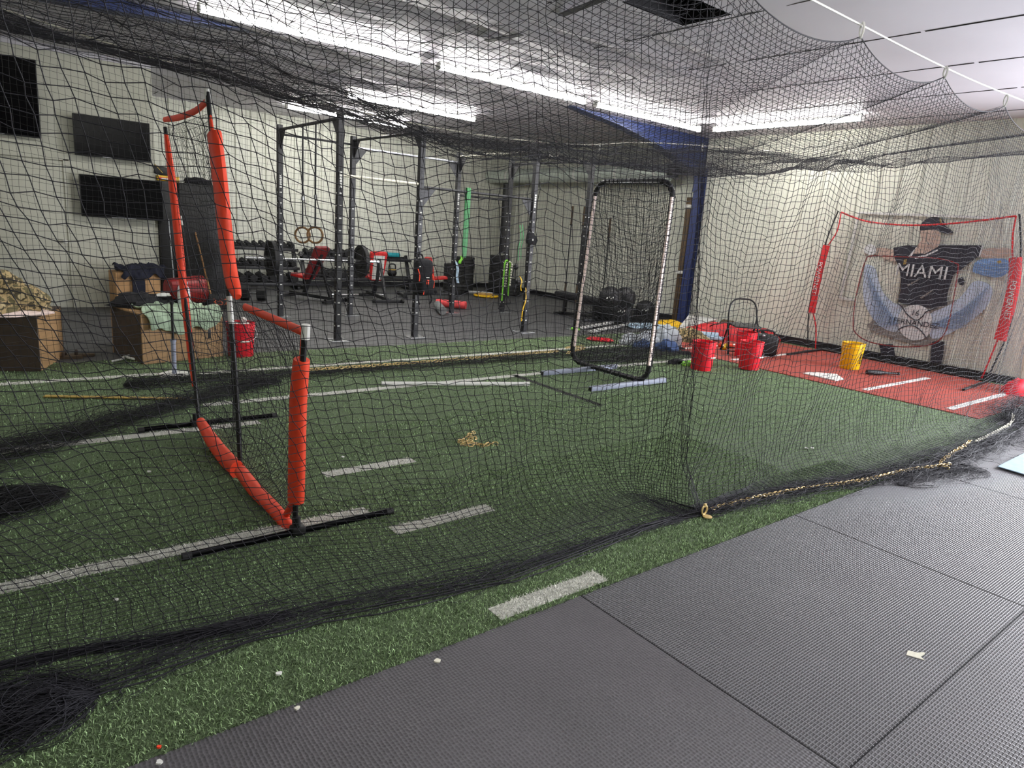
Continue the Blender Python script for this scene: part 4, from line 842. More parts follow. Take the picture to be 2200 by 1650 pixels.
# ================================================================== screens in the cage
def flat_net(c, nu, nv, bag=(0, 0, 0), r=.0012, wob=.008, seed=1):     # net filling four corners TL, TR, BR, BL
    c = [np.array(p) for p in c]; U, W = np.meshgrid(np.linspace(0, 1, nu), np.linspace(0, 1, nv), indexing='ij'); U3, W3 = U[..., None], W[..., None]
    P = (c[0]*(1-U3)+c[1]*U3)*(1-W3)+(c[3]*(1-U3)+c[2]*U3)*W3; env = (np.sin(PI*U)*np.sin(PI*W)**.7)[..., None]
    P = P+np.array(bag)*env; g = np.random.default_rng(seed); n = np.stack([noise2(U*9, W*9, seed+k) for k in range(3)], -1)
    return P+(n*wob+g.normal(0, wob*.25, P.shape))*np.clip(env*4, 0, 1)
BX = 1.16
r = root('pitching_screen', 'orange framed L shaped pitching screen with black net standing on the turf', 'screen', (BX, 4.0, 0))
def bp(y, z, dx=0.): return V((BX+dx, y, z))
def hose(pts, ra, name, m, lab=None, n=10, k=6): return part(MB().tube(catmull(pts, k), ra, n), name, m, r, True, lab)
hose([bp(5.02, .02), bp(5.2, .6), bp(5.48, 1.3), bp(5.76, 2.14)], .014, 'pole', 'black'); hose([bp(4.04, .03), bp(4.1, .55), bp(4.21, 1.08), bp(4.40, 1.7), bp(4.57, 2.27)], .014, 'pole', 'black'); hose([bp(3.13, .02), bp(3.08, .5), bp(3.0, 1.09)], .014, 'pole', 'black')
hose([bp(4.56, 2.2), bp(4.575, 2.28)], .018, 'pole_tip', 'white'); hose([bp(2.995, 1.03), bp(2.99, 1.1)], .02, 'pole_tip', 'white'); hose([bp(4.172, .92), bp(4.21, 1.08)], .0165, 'pole_tape', 'white', 'white taped stretch of pole')
def sleeve(pts, ws, name='sleeve', th=.03):            # padded flat sleeve along a pole
    P = catmull(pts, 6); W = np.interp(np.linspace(0, 1, len(P)), np.linspace(0, 1, len(ws)), ws); vs = []; n = 10
    for i, p in enumerate(P):
        d = (P[min(i+1, len(P)-1)]-P[max(0, i-1)]).normalized(); s = d.cross(V((1, 0, 0))).normalized()
        for k in range(n): a = 2*PI*k/n; vs.append(p+s*math.cos(a)*W[i]*.75+V((1, 0, 0))*math.sin(a)*min(th*1.3, W[i]*.75))
    N = len(P); b = MB().add(vs, [[j*n+i, j*n+(i+1) % n, (j+1)*n+(i+1) % n, (j+1)*n+i] for j in range(N-1) for i in range(n)]+[list(range(n))[::-1], list(range((N-1)*n, N*n))]); return part(b, name, 'orange', r, True, smooth=60)
sleeve([PX(461, 288, BX), PX(474, 400, BX), PX(484, 500, BX), PX(496, 590, BX), PX(510, 638, BX)], [.09, .10, .095, .075, .06, .03])
sleeve([PX(648, 772, BX), PX(641, 860, BX), PX(638, 980, BX), PX(636, 1075, BX)], [.05, .075, .085, .085, .075])
sleeve([PX(633, 1075, BX), PX(616, 1105, BX)], [.03, .025], 'sleeve_strap')
sleeve([PX(357, 290, BX), PX(370, 390, BX), PX(386, 540, BX), PX(402, 690, BX), PX(418, 830, BX)], [.02, .036, .038, .034, .022])
sleeve([PX(353, 257, BX), PX(385, 252, BX), PX(420, 238, BX), PX(445, 217, BX)], [.025, .03, .03, .03], 'top_webbing', .008)
sleeve([PX(447, 218, BX), PX(452, 255, BX), PX(458, 290, BX)], [.02, .02, .02], 'edge_webbing', .008)
sleeve([PX(527, 660, BX), PX(580, 682, BX), PX(650, 712, BX)], [.03, .03, .03], 'top_webbing', .012); sleeve([PX(651, 714, BX), PX(648, 772, BX)], [.02, .02], 'edge_webbing', .008)
sleeve([PX(431, 905, BX-.01), PX(455, 945, BX-.02), PX(485, 985, BX-.03), PX(510, 1010, BX-.03)], [.04, .06, .08, .075], 'bottom_sleeve', .035); sleeve([PX(517, 1012, BX-.03), PX(550, 1055, BX-.03), PX(590, 1095, BX-.02), PX(625, 1140, BX)], [.05, .055, .05, .045], 'bottom_sleeve', .035)
for y in (3.09, 5.14):
    part(MB().cyl((.64 if y < 4 else .80, y, .022), (1.68 if y < 4 else 1.74, y, .022), .017), 'base_bar', 'black_gloss', r, True); part(MB().box((BX, y, .03), (.07, .06, .05), bev=.01).cyl((BX, y, .03), (BX, y+.01, .1), .018), 'base_joint', 'black', r, True)
    for x in ((.64, 1.68) if y < 4 else (.80, 1.74)): part(MB().cyl((x-.02, y, .02), (x+.02, y, .02), .0195), 'rubber_cap', 'black_rubber', r, True)
def q(p, b=0): return (BX+b, p[0], p[1])
P1 = flat_net([q((5.74, 2.13)), q((4.57, 2.14)), q((4.05, .08)), q((5.03, .06))], 34, 50, (.16, 0, -.05), .0012, .012, 3); P2 = flat_net([q((4.18, 1.06)), q((3.01, 1.03)), q((3.13, .07)), q((4.05, .08))], 34, 27, (.18, 0, -.08), .0012, .012, 8)
vs, fs = cat_strands([strands(*net_edges(P1), .0015), strands(*net_edges(P2), .0015)]); quads('screen_net', vs, fs, 'net_fine', r, r.location)
# pipe framed upright screen
SX = 5.7
r = root('upright_net_screen', 'tall rounded pipe frame screen with black net and pink taped sides', 'screen', (SX, 5.3, 0))
ya, yb, yc, yd = 5.95, 4.71, 5.82, 4.68; zb, zt, cr = .06, 2.2, .17
def rr(y0, y1, y2, y3, ins=0., x=SX):
    pts = []; C = [((y0-cr), zb+cr, PI, 1.5*PI), ((y1+cr), zb+cr, 1.5*PI, 2*PI), ((y3+cr), zt-cr, 0, .5*PI), ((y2-cr), zt-cr, .5*PI, PI)]
    for cy, cz, a0, a1 in C:
        for k in range(7): a = a0+(a1-a0)*k/6; pts.append(V((x, cy-math.cos(a)*-(cr-ins)*-1*-1 if False else cy+(-math.cos(a))*(cr-ins), cz+math.sin(a)*(cr-ins))))
    return pts
FR = rr(ya, yb, yc, yd); part(MB().tube(FR, .027, 10, True), 'pipe_frame', 'dark_steel', r, True)
Lp = np.array([tuple(p) for p in FR+[FR[0]]]); dl = np.concatenate([[0], np.cumsum(np.linalg.norm(np.diff(Lp, axis=0), axis=1))]); hp = []
for k in range(1100):                                   # one cord lacing the net round the pipe
    s = k/1100*dl[-1]; p = np.array([np.interp(s, dl, Lp[:, i]) for i in range(3)]); q_ = np.array([np.interp((s+.01) % dl[-1], dl, Lp[:, i]) for i in range(3)]); d = V(q_-p).normalized(); w = d.cross(V((1, 0, 0))); a = k/11*2*PI; hp.append(V(p)+(V((1, 0, 0))*math.cos(a)+w*math.sin(a))*.031)
part(MB().tube(hp, .004, 4, True), 'lacing', 'net_cord', r, True)
for (y0, y1, sg) in ((yc-.035, ya-.045, -1), (yd-.018, yb-.012, 1)):
    b = MB(); z = .25
    while z < 2.0: t0, t1 = z, z+.052; f = lambda t: y1+(y0-y1)*(t-.1)/2.0; b.bar((SX-.024, f(t0), t0), (SX-.024, f(t1), t1), .036, .02, .004); z += .056
    part(b, 'taped_side', 'tape_pink', r, True, 'pinkish tape along the side')
part(MB().bar((SX-.015, 5.66, 2.185), (SX-.015, 4.86, 2.185), .02, .016, .004), 'highlight_tape', 'steel', r, True)  # bright strip carries the silver highlight of the top pipe
P3 = flat_net([(SX, yc-.03, zt-.03), (SX, yd+.03, zt-.03), (SX, yb+.04, zb+.06), (SX, ya-.04, zb+.06)], 32, 52, (.22, 0, -.22), .0012, .014, 15); P3b = flat_net([(SX+.03, yc-.03, zt-.04), (SX+.03, yd+.03, zt-.04), (SX+.03, yb+.04, zb+.04), (SX+.03, ya-.04, zb+.04)], 32, 52, (.3, .03, -.3), .0012, .02, 44)
vs, fs = cat_strands([strands(*net_edges(P3), .0021), strands(*net_edges(P3b), .0021)]); quads('screen_net', vs, fs, 'net_fine', r, r.location)
for y in (5.6, 4.82):
    b = MB().bar((4.93, y, .027), (6.14, y, .027), .052, .05, .004); part(b, 'foot_bar', 'grey_paint', r, True); part(MB().box((4.929, y, .027), (.006, .042, .04)), 'tube_mouth', 'black', r, True)
# ------------------------------------------------------------------ red target net and wall mural
NX = 10.93
r = root('practice_net', 'red bordered square practice net with strike zone standing before the mural', 'net', (NX, 4.35, 0))
def np_(px, py): return PX(px, py, NX)
def rt(pts, ra, name, m, k=8, n=6): return part(MB().tube(catmull([np_(*p) for p in pts], k), ra, n), name, m, r, True)
rt([(1807, 456), (1860, 475), (1930, 483), (2000, 483), (2080, 477), (2183, 464)], .014, 'top_border', 'red_nylon'); rt([(1807, 456), (1803, 480), (1796, 502), (1780, 526)], .011, 'side_border', 'red_nylon'); rt([(2183, 464), (2176, 505), (2175, 555)], .011, 'side_border', 'red_nylon')
rt([(1747, 672), (1753, 705), (1752, 752)], .011, 'side_border', 'red_nylon'); rt([(2143, 731), (2125, 775), (2108, 815)], .011, 'side_border', 'red_nylon'); rt([(1752, 752), (1830, 772), (1920, 795), (2000, 805), (2108, 814)], .016, 'bottom_border', 'red_nylon')
rt([(1801, 453), (1778, 510), (1750, 600), (1737, 680), (1736, 752)], .012, 'pole', 'black'); rt([(2190, 460), (2192, 560), (2170, 700), (2120, 815)], .012, 'pole', 'black')
for pts, tx in (([(1776, 527), (1764, 570), (1752, 625), (1744, 673)], 'POWERNET'), ([(2182, 553), (2178, 610), (2163, 680), (2148, 731)], 'POWERNET')):
    P = catmull([np_(*p) for p in pts], 6); b = MB(); vs = []; W = .12 if tx and pts[0][0] < 2000 else .15
    for i, p in enumerate(P):
        d = (P[min(i+1, len(P)-1)]-P[max(0, i-1)]).normalized(); s = d.cross(V((1, 0, 0))).normalized()
        for k in range(10): a = 2*PI*k/10; vs.append(p+s*math.cos(a)*W/2+V((1, 0, 0))*math.sin(a)*.03)
    b.add(vs, [[j*10+i, j*10+(i+1) % 10, (j+1)*10+(i+1) % 10, (j+1)*10+i] for j in range(len(P)-1) for i in range(10)]+[list(range(10))[::-1], list(range(len(P)*10-10, len(P)*10))])
    sl = part(b, 'side_sleeve', 'red_nylon', r, True, smooth=60); d = (P[-1]-P[0]).normalized(); c = (P[0]+P[-1])/2-V((.036, 0, 0))+(P[len(P)//2]-(P[0]+P[-1])/2); text(tx, .1, basis(d, d.cross(V((-1, 0, 0)))*-1, c-r.location), 'white', sl)
rt([(1838, 640), (1833, 690), (1838, 715), (1870, 735), (1935, 745), (2000, 740), (2030, 715), (2045, 660), (2058, 580), (2052, 565), (2010, 555), (1940, 552), (1872, 550), (1860, 560), (1850, 590), (1838, 640)], .0085, 'strike_zone', 'dark_red_vinyl')
P4 = flat_net([tuple(np_(1808, 458)), tuple(np_(2182, 466)), tuple(np_(2109, 812)), tuple(np_(1753, 750))], 52, 52, (.12, 0, -.12), .0014, .012, 31); vs, fs = strands(*net_edges(P4), .0011); quads('target_net', vs, fs, 'net_fine', r, r.location)
for y, x0 in ((5.45, 9.7), (3.05, 9.75)): part(MB().cyl((x0, y-.1, .03), (11.05, y, .03), .018), 'base_foot', 'black', r, True)
part(MB().cyl((NX-.02, 5.5, .03), (NX-.02, 3.1, .03), .02), 'base_rail', 'black', r, True)
# mural painted on the ribbed wall
MXW = XR-.0335
r = root('wall_mural', 'painted baseball player mural with winged ball on the right wall', 'mural', (MXW, 4.1, 0))
def mu(cx, cy): return PX(1820+cx/3.3395, 440+cy/3.3395, MXW)
LAYER = [0]
def paint(name, m, pts, smooth=True, k=4, lab=None):
    LAYER[0] += 1; o = V((-.0006*LAYER[0], 0, 0)); P = [mu(*p)+o for p in pts]; P = catmull(P, k, True) if smooth else P
    return part(MB().prism(P, (-.0006, 0, 0)), name, m, r, True, lab, smooth=0)
paint('leg', 'grey_mural', [(395, 1080), (560, 1080), (500, 1140), (440, 1150), (420, 1080)], False) if False else None
paint('legs', 'black_paint', [(170, 945), (340, 960), (400, 1000), (560, 1000), (640, 960), (690, 940), (650, 1060), (640, 1180), (560, 1165), (540, 1080), (470, 1060), (400, 1050), (360, 1140), (250, 1110), (200, 1020)], False) if False else None
paint('trouser', 'grey_mural', [(150, 880), (330, 960), (560, 1010), (720, 900), (790, 700), (740, 690), (600, 740), (420, 720), (350, 720), (200, 820)], True)
for pts in ([(230, 1000), (330, 1000), (345, 1080), (330, 1175), (255, 1150), (245, 1080)], [(610, 980), (700, 980), (690, 1080), (660, 1215), (590, 1205), (600, 1080)]): paint('leg', 'black_paint', pts, False)
for sgn, pts in ((0, [(135, 430), (200, 455), (225, 540), (260, 630), (330, 700), (390, 730), (385, 830), (365, 905), (290, 900), (205, 840), (140, 740), (115, 640), (118, 520)]), (1, [(600, 780), (690, 740), (780, 690), (850, 620), (910, 550), (1000, 560), (1045, 620), (1010, 720), (930, 800), (830, 870), (720, 930), (610, 960), (590, 870)])):
    w = paint('wing', 'wing_paint', pts); g = random.Random(sgn+4); b = MB(); c = (370, 850) if sgn == 0 else (610, 860)
    for k in range(17):
        t = k/16; p = pts[min(len(pts)-1, int(t*6))]; tp = (140+40*t+20*g.random(), 470+t*380) if sgn == 0 else (1020-t*160, 580+t*290); mid = ((c[0]+tp[0])/2+(20 if sgn else -10), (c[1]+tp[1])/2+25); P = [mu(*q_)+V((-.02, 0, 0)) for q_ in (c, mid, tp)]; b.tube(catmull(P, 5), .004, 4)
    part(b, 'feather_line', 'wing_line', w, True)
paint('arm', 'skin_paint', [(190, 310), (340, 325), (360, 400), (320, 405), (200, 350)]); paint('arm', 'skin_paint', [(960, 320), (1160, 310), (1170, 370), (1040, 385), (940, 370)])
paint('hand', 'ball_paint', [(120, 330), (150, 285), (200, 295), (205, 345), (160, 360)])
paint('jersey', 'black_paint', [(332, 308), (430, 290), (510, 292), (500, 350), (560, 345), (670, 290), (800, 290), (960, 290), (978, 300), (950, 365), (850, 440), (800, 480), (765, 500), (745, 560), (720, 640), (716, 720), (600, 742), (420, 715), (365, 695), (385, 610), (388, 520), (370, 440), (340, 380)], False)
paint('sleeve_edge', 'ball_paint', [(968, 292), (980, 296), (955, 368), (942, 372)], False); paint('collar_stripe', 'ball_paint', [(480, 375), (560, 360), (650, 320), (655, 328), (565, 372), (490, 388)], False); paint('collar_stripe', 'ball_paint', [(440, 372), (500, 300), (512, 300), (455, 380)], False)
paint('neck', 'skin_paint', [(510, 290), (535, 250), (640, 280), (655, 300), (560, 352), (470, 350)], False); paint('face', 'skin_paint', [(530, 180), (600, 175), (665, 195), (672, 230), (668, 270), (640, 302), (600, 300), (560, 280), (535, 240)])
paint('ear', 'skin_paint', [(528, 210), (548, 205), (552, 240), (538, 255)]); paint('jaw_shadow', 'grey_mural', [(572, 200), (580, 200), (572, 250), (592, 285), (585, 290), (562, 255)], False)
paint('cap', 'black_paint', [(527, 183), (530, 145), (560, 110), (610, 88), (660, 92), (700, 125), (705, 150), (740, 175), (765, 200), (740, 205), (690, 204), (640, 180), (580, 180)]); paint('cap_patch', 'gold_paint', [(662, 98), (680, 104), (684, 130), (668, 128)], False)
paint('trim_patch', 'gold_paint', [(410, 395), (430, 390), (425, 425), (405, 430)], False)
for pts in ([(430, 575), (520, 530), (524, 536), (440, 585)], [(525, 665), (620, 605), (624, 612), (535, 675)]): paint('crease', 'grey_mural', pts, False)
paint('glove', 'glove_paint', [(905, 480), (920, 415), (980, 390), (1080, 385), (1150, 395), (1165, 440), (1150, 490), (1090, 520), (1010, 515), (940, 495)]); paint('glove_badge', 'gold_paint', [(1080, 405), (1105, 400), (1110, 420), (1088, 425)])
b = MB()
for k in range(5): b.tube(catmull([mu(920+10*k, 430+14*k)+V((-.03, 0, 0)), mu(1010, 425+20*k)+V((-.03, 0, 0)), mu(1150, 420+16*k)+V((-.03, 0, 0))], 5), .004, 4)
part(b, 'glove_line', 'wing_line', r, True)
paint('leaf_badge', 'black_paint', [(800, 530), (830, 515), (845, 545), (835, 580), (810, 575), (795, 550)], False)
bl = paint('baseball', 'ball_paint', [(365, 850), (380, 780), (420, 735), (490, 718), (560, 735), (605, 790), (612, 870), (590, 930), (540, 965), (470, 970), (400, 930)])
for pts in ([(365, 705), (400, 735), (440, 790), (500, 828), (545, 800), (575, 765), (650, 740)], [(370, 895), (410, 875), (470, 865), (520, 890), (560, 935), (575, 960)]): part(MB().tube(catmull([mu(*p_)+V((-.022, 0, 0)) for p_ in pts], 6), .008, 5), 'stitch_line', 'black_paint', bl, True)
wy = (mu(1000, 500)-mu(0, 500)).normalized(); wz = V((0, 0, 1))
def wtext(s, cx, cy, size, m, parent): c = mu(cx, cy)+V((-.023, 0, 0))-r.location; return text(s, size, basis((0, -1, 0), (0, 0, 1), c), m, parent)
wtext('16', 492, 778, .12, 'black_paint', bl); wtext('J FERNANDEZ', 480, 848, .115, 'black_paint', bl); wtext('MIAMI', 535, 482, .27, 'ball_paint', r)
# white painted strike frame on the wall
r = root('wall_frame_lines', 'thin white rectangle outline on the wall around the mural', 'line', (MXW, 4.4, .9))
for a, b_ in (((1846, 457), (2130, 468)), ((1846, 457), (1805, 640)), ((1805, 640), (1832, 644))):
    p0, p1 = PX(*a, MXW-.02), PX(*b_, MXW-.02); part(MB().bar(p0, p1, .02, .035), 'outline_bar', 'white_paint', r, True)
# ================================================================== buckets and the clutter at the right
def bucket(loc, m, label, grp, handle=True, marks=False, rot=(0, 0, 0)):
    r = root('bucket', label, 'bucket', loc, grp); r.rotation_euler = rot
    pr = [(.0, .004), (.128, .0), (.132, .01), (.146, .285), (.152, .29), (.152, .30), (.147, .305), (.148, .325), (.154, .33), (.154, .34), (.148, .345), (.149, .362), (.155, .366), (.155, .374), (.147, .375), (.143, .37), (.126, .014), (0, .014)]
    part(MB().lathe(pr, 30), 'pail', m, r, smooth=30)
    if handle: part(MB().tube(catmull([(.156, 0, .30), (.15, -.09, .23), (.05, -.158, .18), (-.05, -.158, .18), (-.15, -.09, .23), (-.156, 0, .30)], 6), .0025, 6), 'bail', 'steel', r); part(MB().cyl((-.045, -.16, .18), (.045, -.16, .18), .009), 'grip', 'white', r)
    if marks:
        b = MB()
        for c_, x in ((0, -.035), (1, .012)):
            for k in range(7):
                a = math.atan2(-1, x*6+.0)+0; y = -.139-.006*(k/7); b.box((x+.01, y, .10+k*.022), (.03 if c_ == 0 else .022, .006, .016), (0, .0, .05))
        part(b, 'print', 'black', r, label='dark vertical print')
    return r
def on(p, z=.0): return (p.x, p.y, z)
c = (FL(1509, 798)+V((.1, .1, 0))); bucket(on(c), 'red_plastic', 'red bucket standing left of the folding chair, right beside the net seam', 'red buckets')
c = (FL(1609, 798)+V((.12, .09, 0))); bucket(on(c, .012), 'red_plastic', 'red bucket in front of the black bag', 'red buckets', True)
c = FL(1597, 768); bucket(on(c, .012), 'red_plastic', 'red bucket half hidden under the folding chair', 'red buckets', False)
c = (FL(1829, 797)+V((.12, .09, 0))); bucket(on(c, .012), 'yellow_plastic', 'yellow bucket on the clay red mat behind home plate', 'yellow buckets', False, True)
b = MB().ell((c.x, c.y, .36), (.13, .13, .02), 14); solo(b, 'bucket_lid', 'steel', 'grey filling showing at the top of the yellow bucket', 'lid', (c.x, c.y, .34)) if False else None
def lump(c, s, seed, amp=.25, n=22, flat=.15):          # crumpled cloth heap with folds
    b = MB(); vs = []; m = n//2
    for j in range(m+1):
        t = PI/2*j/m
        for i in range(n):
            a = 2*PI*i/n; x, y, z = math.cos(a)*math.cos(t), math.sin(a)*math.cos(t), math.sin(t)
            k = 1+amp*float(noise2(np.array(x*2.2+z), np.array(y*2.2-z*1.5), seed))+amp*.5*float(noise2(np.array(x*6), np.array(y*6+z*5), seed+1))
            vs.append((c[0]+x*s[0]*k, c[1]+y*s[1]*k, c[2]+max(0, z*s[2]*k-(.0 if j else .0))))
    b.add(vs, [[j*n+i, j*n+(i+1) % n, (j+1)*n+(i+1) % n, (j+1)*n+i] for j in range(m) for i in range(n)]+[list(range(n))[::-1]]); return b
def heap(name, px, py, s, m, label, cat, seed, z=0., amp=.25, rz=0., loc=None, grp=None):
    c = loc if loc else FL(px, py, z); o = solo(lump((0, 0, 0), s, seed, amp), name, m, label, cat, (c[0], c[1], z), grp, 60, world=False); o.rotation_euler = (0, 0, rz); return o
heap('folded_jeans', 1430, 752, (.2, .17, .15), 'denim', 'blue denim jeans in the right half of the cloth pile by the screen', 'trousers', 61, 0, .2); heap('grey_hoodie', 1385, 742, (.4, .24, .17), 'grey_cloth', 'pale grey sweatshirt crumpled behind the right post of the screen', 'clothing', 62, 0, .3, -.6); heap('grey_shirt', 1428, 744, (.26, .18, .29), 'grey_cloth', 'pale grey shirt lying on top of the denim jeans', 'clothing', 64, 0, .2, -.4); heap('denim_shorts', 1378, 748, (.16, .12, .12), 'denim', 'blue denim shorts showing from under the grey sweatshirt', 'trousers', 63, 0, .2)
heap('batting_glove', 1455, 781, (.16, .08, .05), 'black_cloth', 'black batting glove on the turf line before the left red bucket', 'glove', 65, 0, .35); heap('lime_glove', 1476, 785, (.085, .07, .06), 'lime', 'lime green wristband end beside the black batting glove', 'glove', 66, 0, .2)
heap('blue_towel', 1402, 704, (.5, .22, .07), 'pale_blue', 'pale blue towel lying at the edge of the turf', 'towel', 67, .012, .2, -.5); heap('yellow_bag', 1436, 702, (.33, .2, .13), 'yellow_plastic', 'bright yellow rounded bag at the foot of the blue column', 'bag', 68, .012, .08, -.5); heap('yellow_cloth', 1470, 706, (.28, .12, .04), 'yellow_plastic', 'flat yellow cloth trailing right of the yellow bag', 'cloth', 69, .012, .2, -.6)
p = [PX(1458, 705, 10.2), PX(1480, 678, 10.9), PX(1540, 688, 10.6), PX(1532, 707, 9.9)]
p = [FL(1456, 708, .03), FL(1480, 678, .22), FL(1539, 687, .3), FL(1524, 712, .03)]; solo(MB().prism(p, (0, .0, .02)), 'ribbed_sheet', 'white_paint', 'white ribbed panel leaning near the blue column', 'panel', (p[0].x, p[0].y, .012))
heap('camo_jacket', 1480, 734, (.40, .2, .18), 'camo_cloth', 'tan camouflage jacket heaped left of the red bag', 'jacket', 70, 0, .3, -.75); 
c = FL(1560, 727, .012); r = root('equipment_bag', 'long red equipment bag lying behind the folding chair', 'bag', (c.x, c.y, .012)); part(lump((0, 0, 0), (.75, .26, .24), 71, .14), 'bag_body', 'red_nylon', r, smooth=60); part(MB().tube(catmull([(-.3, -.15, .2), (-.2, -.24, .26), (0, -.2, .3), (.1, -.12, .26)], 6), .012, 6), 'carry_strap', 'dark_red_vinyl', r); r.rotation_euler = (0, 0, -.95)
heap('red_bag', 1622, 728, (.42, .18, .2), 'red_nylon', 'red bag end showing right of the folding chair', 'bag', 72, .012, .15, -.9)
c = FL(1518, 729, .02); a = V((.14, -.11, 0)); solo(MB().cyl(c-a+V((0, 0, .07)), c+a+V((0, 0, .07)), .06).cyl(c-a+V((.02, -.1, .04)), c+a+V((.02, -.1, .04)), .035), 'rolled_towel', 'pale_blue', 'rolled pale blue towel in front of the red bag', 'towel', (c.x, c.y, .0))
p = [PX(1538, 698, 10.95), PX(1553, 686, 11.05), PX(1577, 690, 11.05), PX(1574, 704, 10.95)]; solo(MB().prism(p, (.012, .0, .004)), 'cardboard_flap', 'dark_wood', 'brown cardboard leaning behind the red bag', 'cardboard', (p[0].x, p[0].y, .012))
for k, (px, py) in enumerate(((1548, 741), (1560, 743), (1571, 744), (1556, 748))):
    c = FL(px, py, .04); solo(MB().ell(c, .04, 12), 'orange_ball', 'orange' if k % 2 == 0 else 'yellow_plastic', '%s small practice ball from the left, between the two front red buckets' % ORDN[k], 'ball', (c.x, c.y, 0), 'small balls between the buckets')
# folding chair
c = FL(1590, 757); r = root('folding_chair', 'black tubular folding chair with round back and thin seat', 'chair', (8.95, 5.72, .012)); r.rotation_euler = (0, 0, rad(-38))
def ct(pts, ra=.012, name='tube', m='black', k=6): return part(MB().tube(catmull(pts, k), ra, 8), name, m, r)
ct([(-.23, -.22, .0), (-.22, -.02, .42), (-.215, .06, .56), (-.19, .10, .72), (-.12, .12, .80), (0, .125, .815), (.12, .12, .80), (.19, .10, .72), (.215, .06, .56), (.22, -.02, .42), (.23, -.22, .0)], .0125, 'back_frame'); 
for s in (-1, 1): ct([(s*.2, .24, .0), (s*.2, .1, .3), (s*.2, -.0, .43), (s*.2, -.2, .44)], .0115, 'rear_leg')
part(MB().box((0, -.08, .44), (.39, .36, .02), (.06, 0, 0), bev=.008), 'seat', 'dark_steel', r); ct([(-.2, .23, .05), (.2, .23, .05)], .009, 'stretcher'); ct([(-.225, -.2, .06), (.225, -.2, .06)], .009, 'stretcher')
for s in (-1, 1):
    part(MB().cyl((s*.23, -.22, 0), (s*.23, -.215, .03), .016), 'foot_cap', 'black_rubber', r); part(MB().cyl((s*.2, .24, 0), (s*.2, .235, .03), .016), 'foot_cap', 'black_rubber', r); part(MB().bar((s*.217, .05, .55), (s*.205, .05, .36), .02, .008), 'hinge_plate', 'black', r)
c = FL(1644, 766, .012); r = root('duffel_bag', 'black hard sided bag with top handle right of the red buckets', 'bag', (c.x+.1, c.y+.1, .012)); part(MB().box((0, 0, .16), (.34, .26, .32), (0, 0, -.7), bev=.05, seg=3), 'bag_body', 'black', r); part(MB().tube(catmull([(-.1, .08, .3), (-.07, .06, .37), (.07, -.06, .37), (.1, -.08, .3)], 6), .014, 8), 'handle', 'black_rubber', r); part(MB().box((-.09, .02, .31), (.05, .18, .03), (0, 0, -.7), bev=.01), 'clasp', 'steel', r)
heap('black_bag', 1632, 729, (.22, .16, .2), 'black_cloth', 'soft black bag behind the hard sided bag', 'bag', 73, .012, .2); heap('pink_bag', 2192, 846, (.26, .2, .2), 'red_plastic', 'bright pinkish red bag at the right edge by the net heap', 'bag', 74, .012, .15)
a, b_ = FL(1862, 799, .05), FL(1932, 803, .05); r = root('baseball_bat', 'black bat lying on the clay red mat under the practice net', 'bat', ((a.x+b_.x)/2, (a.y+b_.y)/2, .012)); d = b_-a; part(MB().tube([a, a+d*.06, a+d*.4, a+d*.6, a+d*.95], [.03, .035, .034, .02, .014], 12), 'barrel', 'black', r, True); part(MB().cyl(a+d*.95, b_, .022), 'knob', 'black', r, True)
c = FL(1289, 733, .0); o = solo(MB().lathe([(.0, 0), (.045, .0), (.055, .02), (.045, .05), (0, .055)], 16), 'rubber_marker', 'red_plastic', 'oval red rubber marker lying on the turf behind the screen', 'marker', (c.x, c.y, .003), world=False); o.scale = (4.0, 1.6, 1.0); o.rotation_euler = (0, 0, -.75)
a, b_ = FL(820, 824, .022), FL(1137, 825, .022); r = root('plastic_pipe', 'white plastic pipe lying on the open turf', 'pipe', ((a.x+b_.x)/2, (a.y+b_.y)/2, .003)); part(MB().cyl(a, b_, .021, n=18), 'tube', 'white', r, True); d = (b_-a).normalized(); part(MB().cyl(a-d*.001, a+d*.01, .0215), 'rim', 'white', r, True); part(MB().cyl(b_-d*.06, b_, .024), 'coupling', 'white', r, True)
p = [FL(2143, 1003, .012), FL(2205, 972, .012), FL(2290, 985, .012), FL(2235, 1030, .012)]; solo(MB().prism(p, (0, 0, .006)), 'teal_sheet', 'pale_blue', 'pale teal sheet lying on the far rubber mat at the right edge', 'sheet', (p[0].x, p[0].y, .012))
# ================================================================== left side: boxes, clothes, cabinet
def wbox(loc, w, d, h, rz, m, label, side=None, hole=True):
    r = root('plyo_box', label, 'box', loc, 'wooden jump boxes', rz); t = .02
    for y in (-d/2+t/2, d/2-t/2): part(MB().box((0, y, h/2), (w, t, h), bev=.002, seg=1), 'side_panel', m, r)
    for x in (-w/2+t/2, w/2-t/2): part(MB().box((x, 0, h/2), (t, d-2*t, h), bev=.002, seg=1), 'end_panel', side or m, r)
    part(MB().box((0, 0, h+.001), (w, d, .02), bev=.002, seg=1), 'top_panel', m, r)
    if hole: part(MB().box((w*.32, -d/2-.0005, h*.52), (.035, .003, .1), bev=.012), 'hand_hole', 'black', r)
    return r
wbox((1.53, 7.86, .0), .84, .72, .5, rad(13.5), 'plywood', 'pale plywood jump box with the green jacket on it', 'shade_brown')  # end panels painted darker, as the shaded side
_k = FL(88, 798); wbox((_k.x-.45*math.cos(.35)+.35*math.sin(.35), _k.y+.45*math.sin(.35)+.35*math.cos(.35), .0), .9, .7, .5, -.35, 'shade_brown', 'plywood jump box with shade-dark front at the left edge with camouflage clothes on it', 'plywood', False)  # front painted in shade, end panels in the lit tone
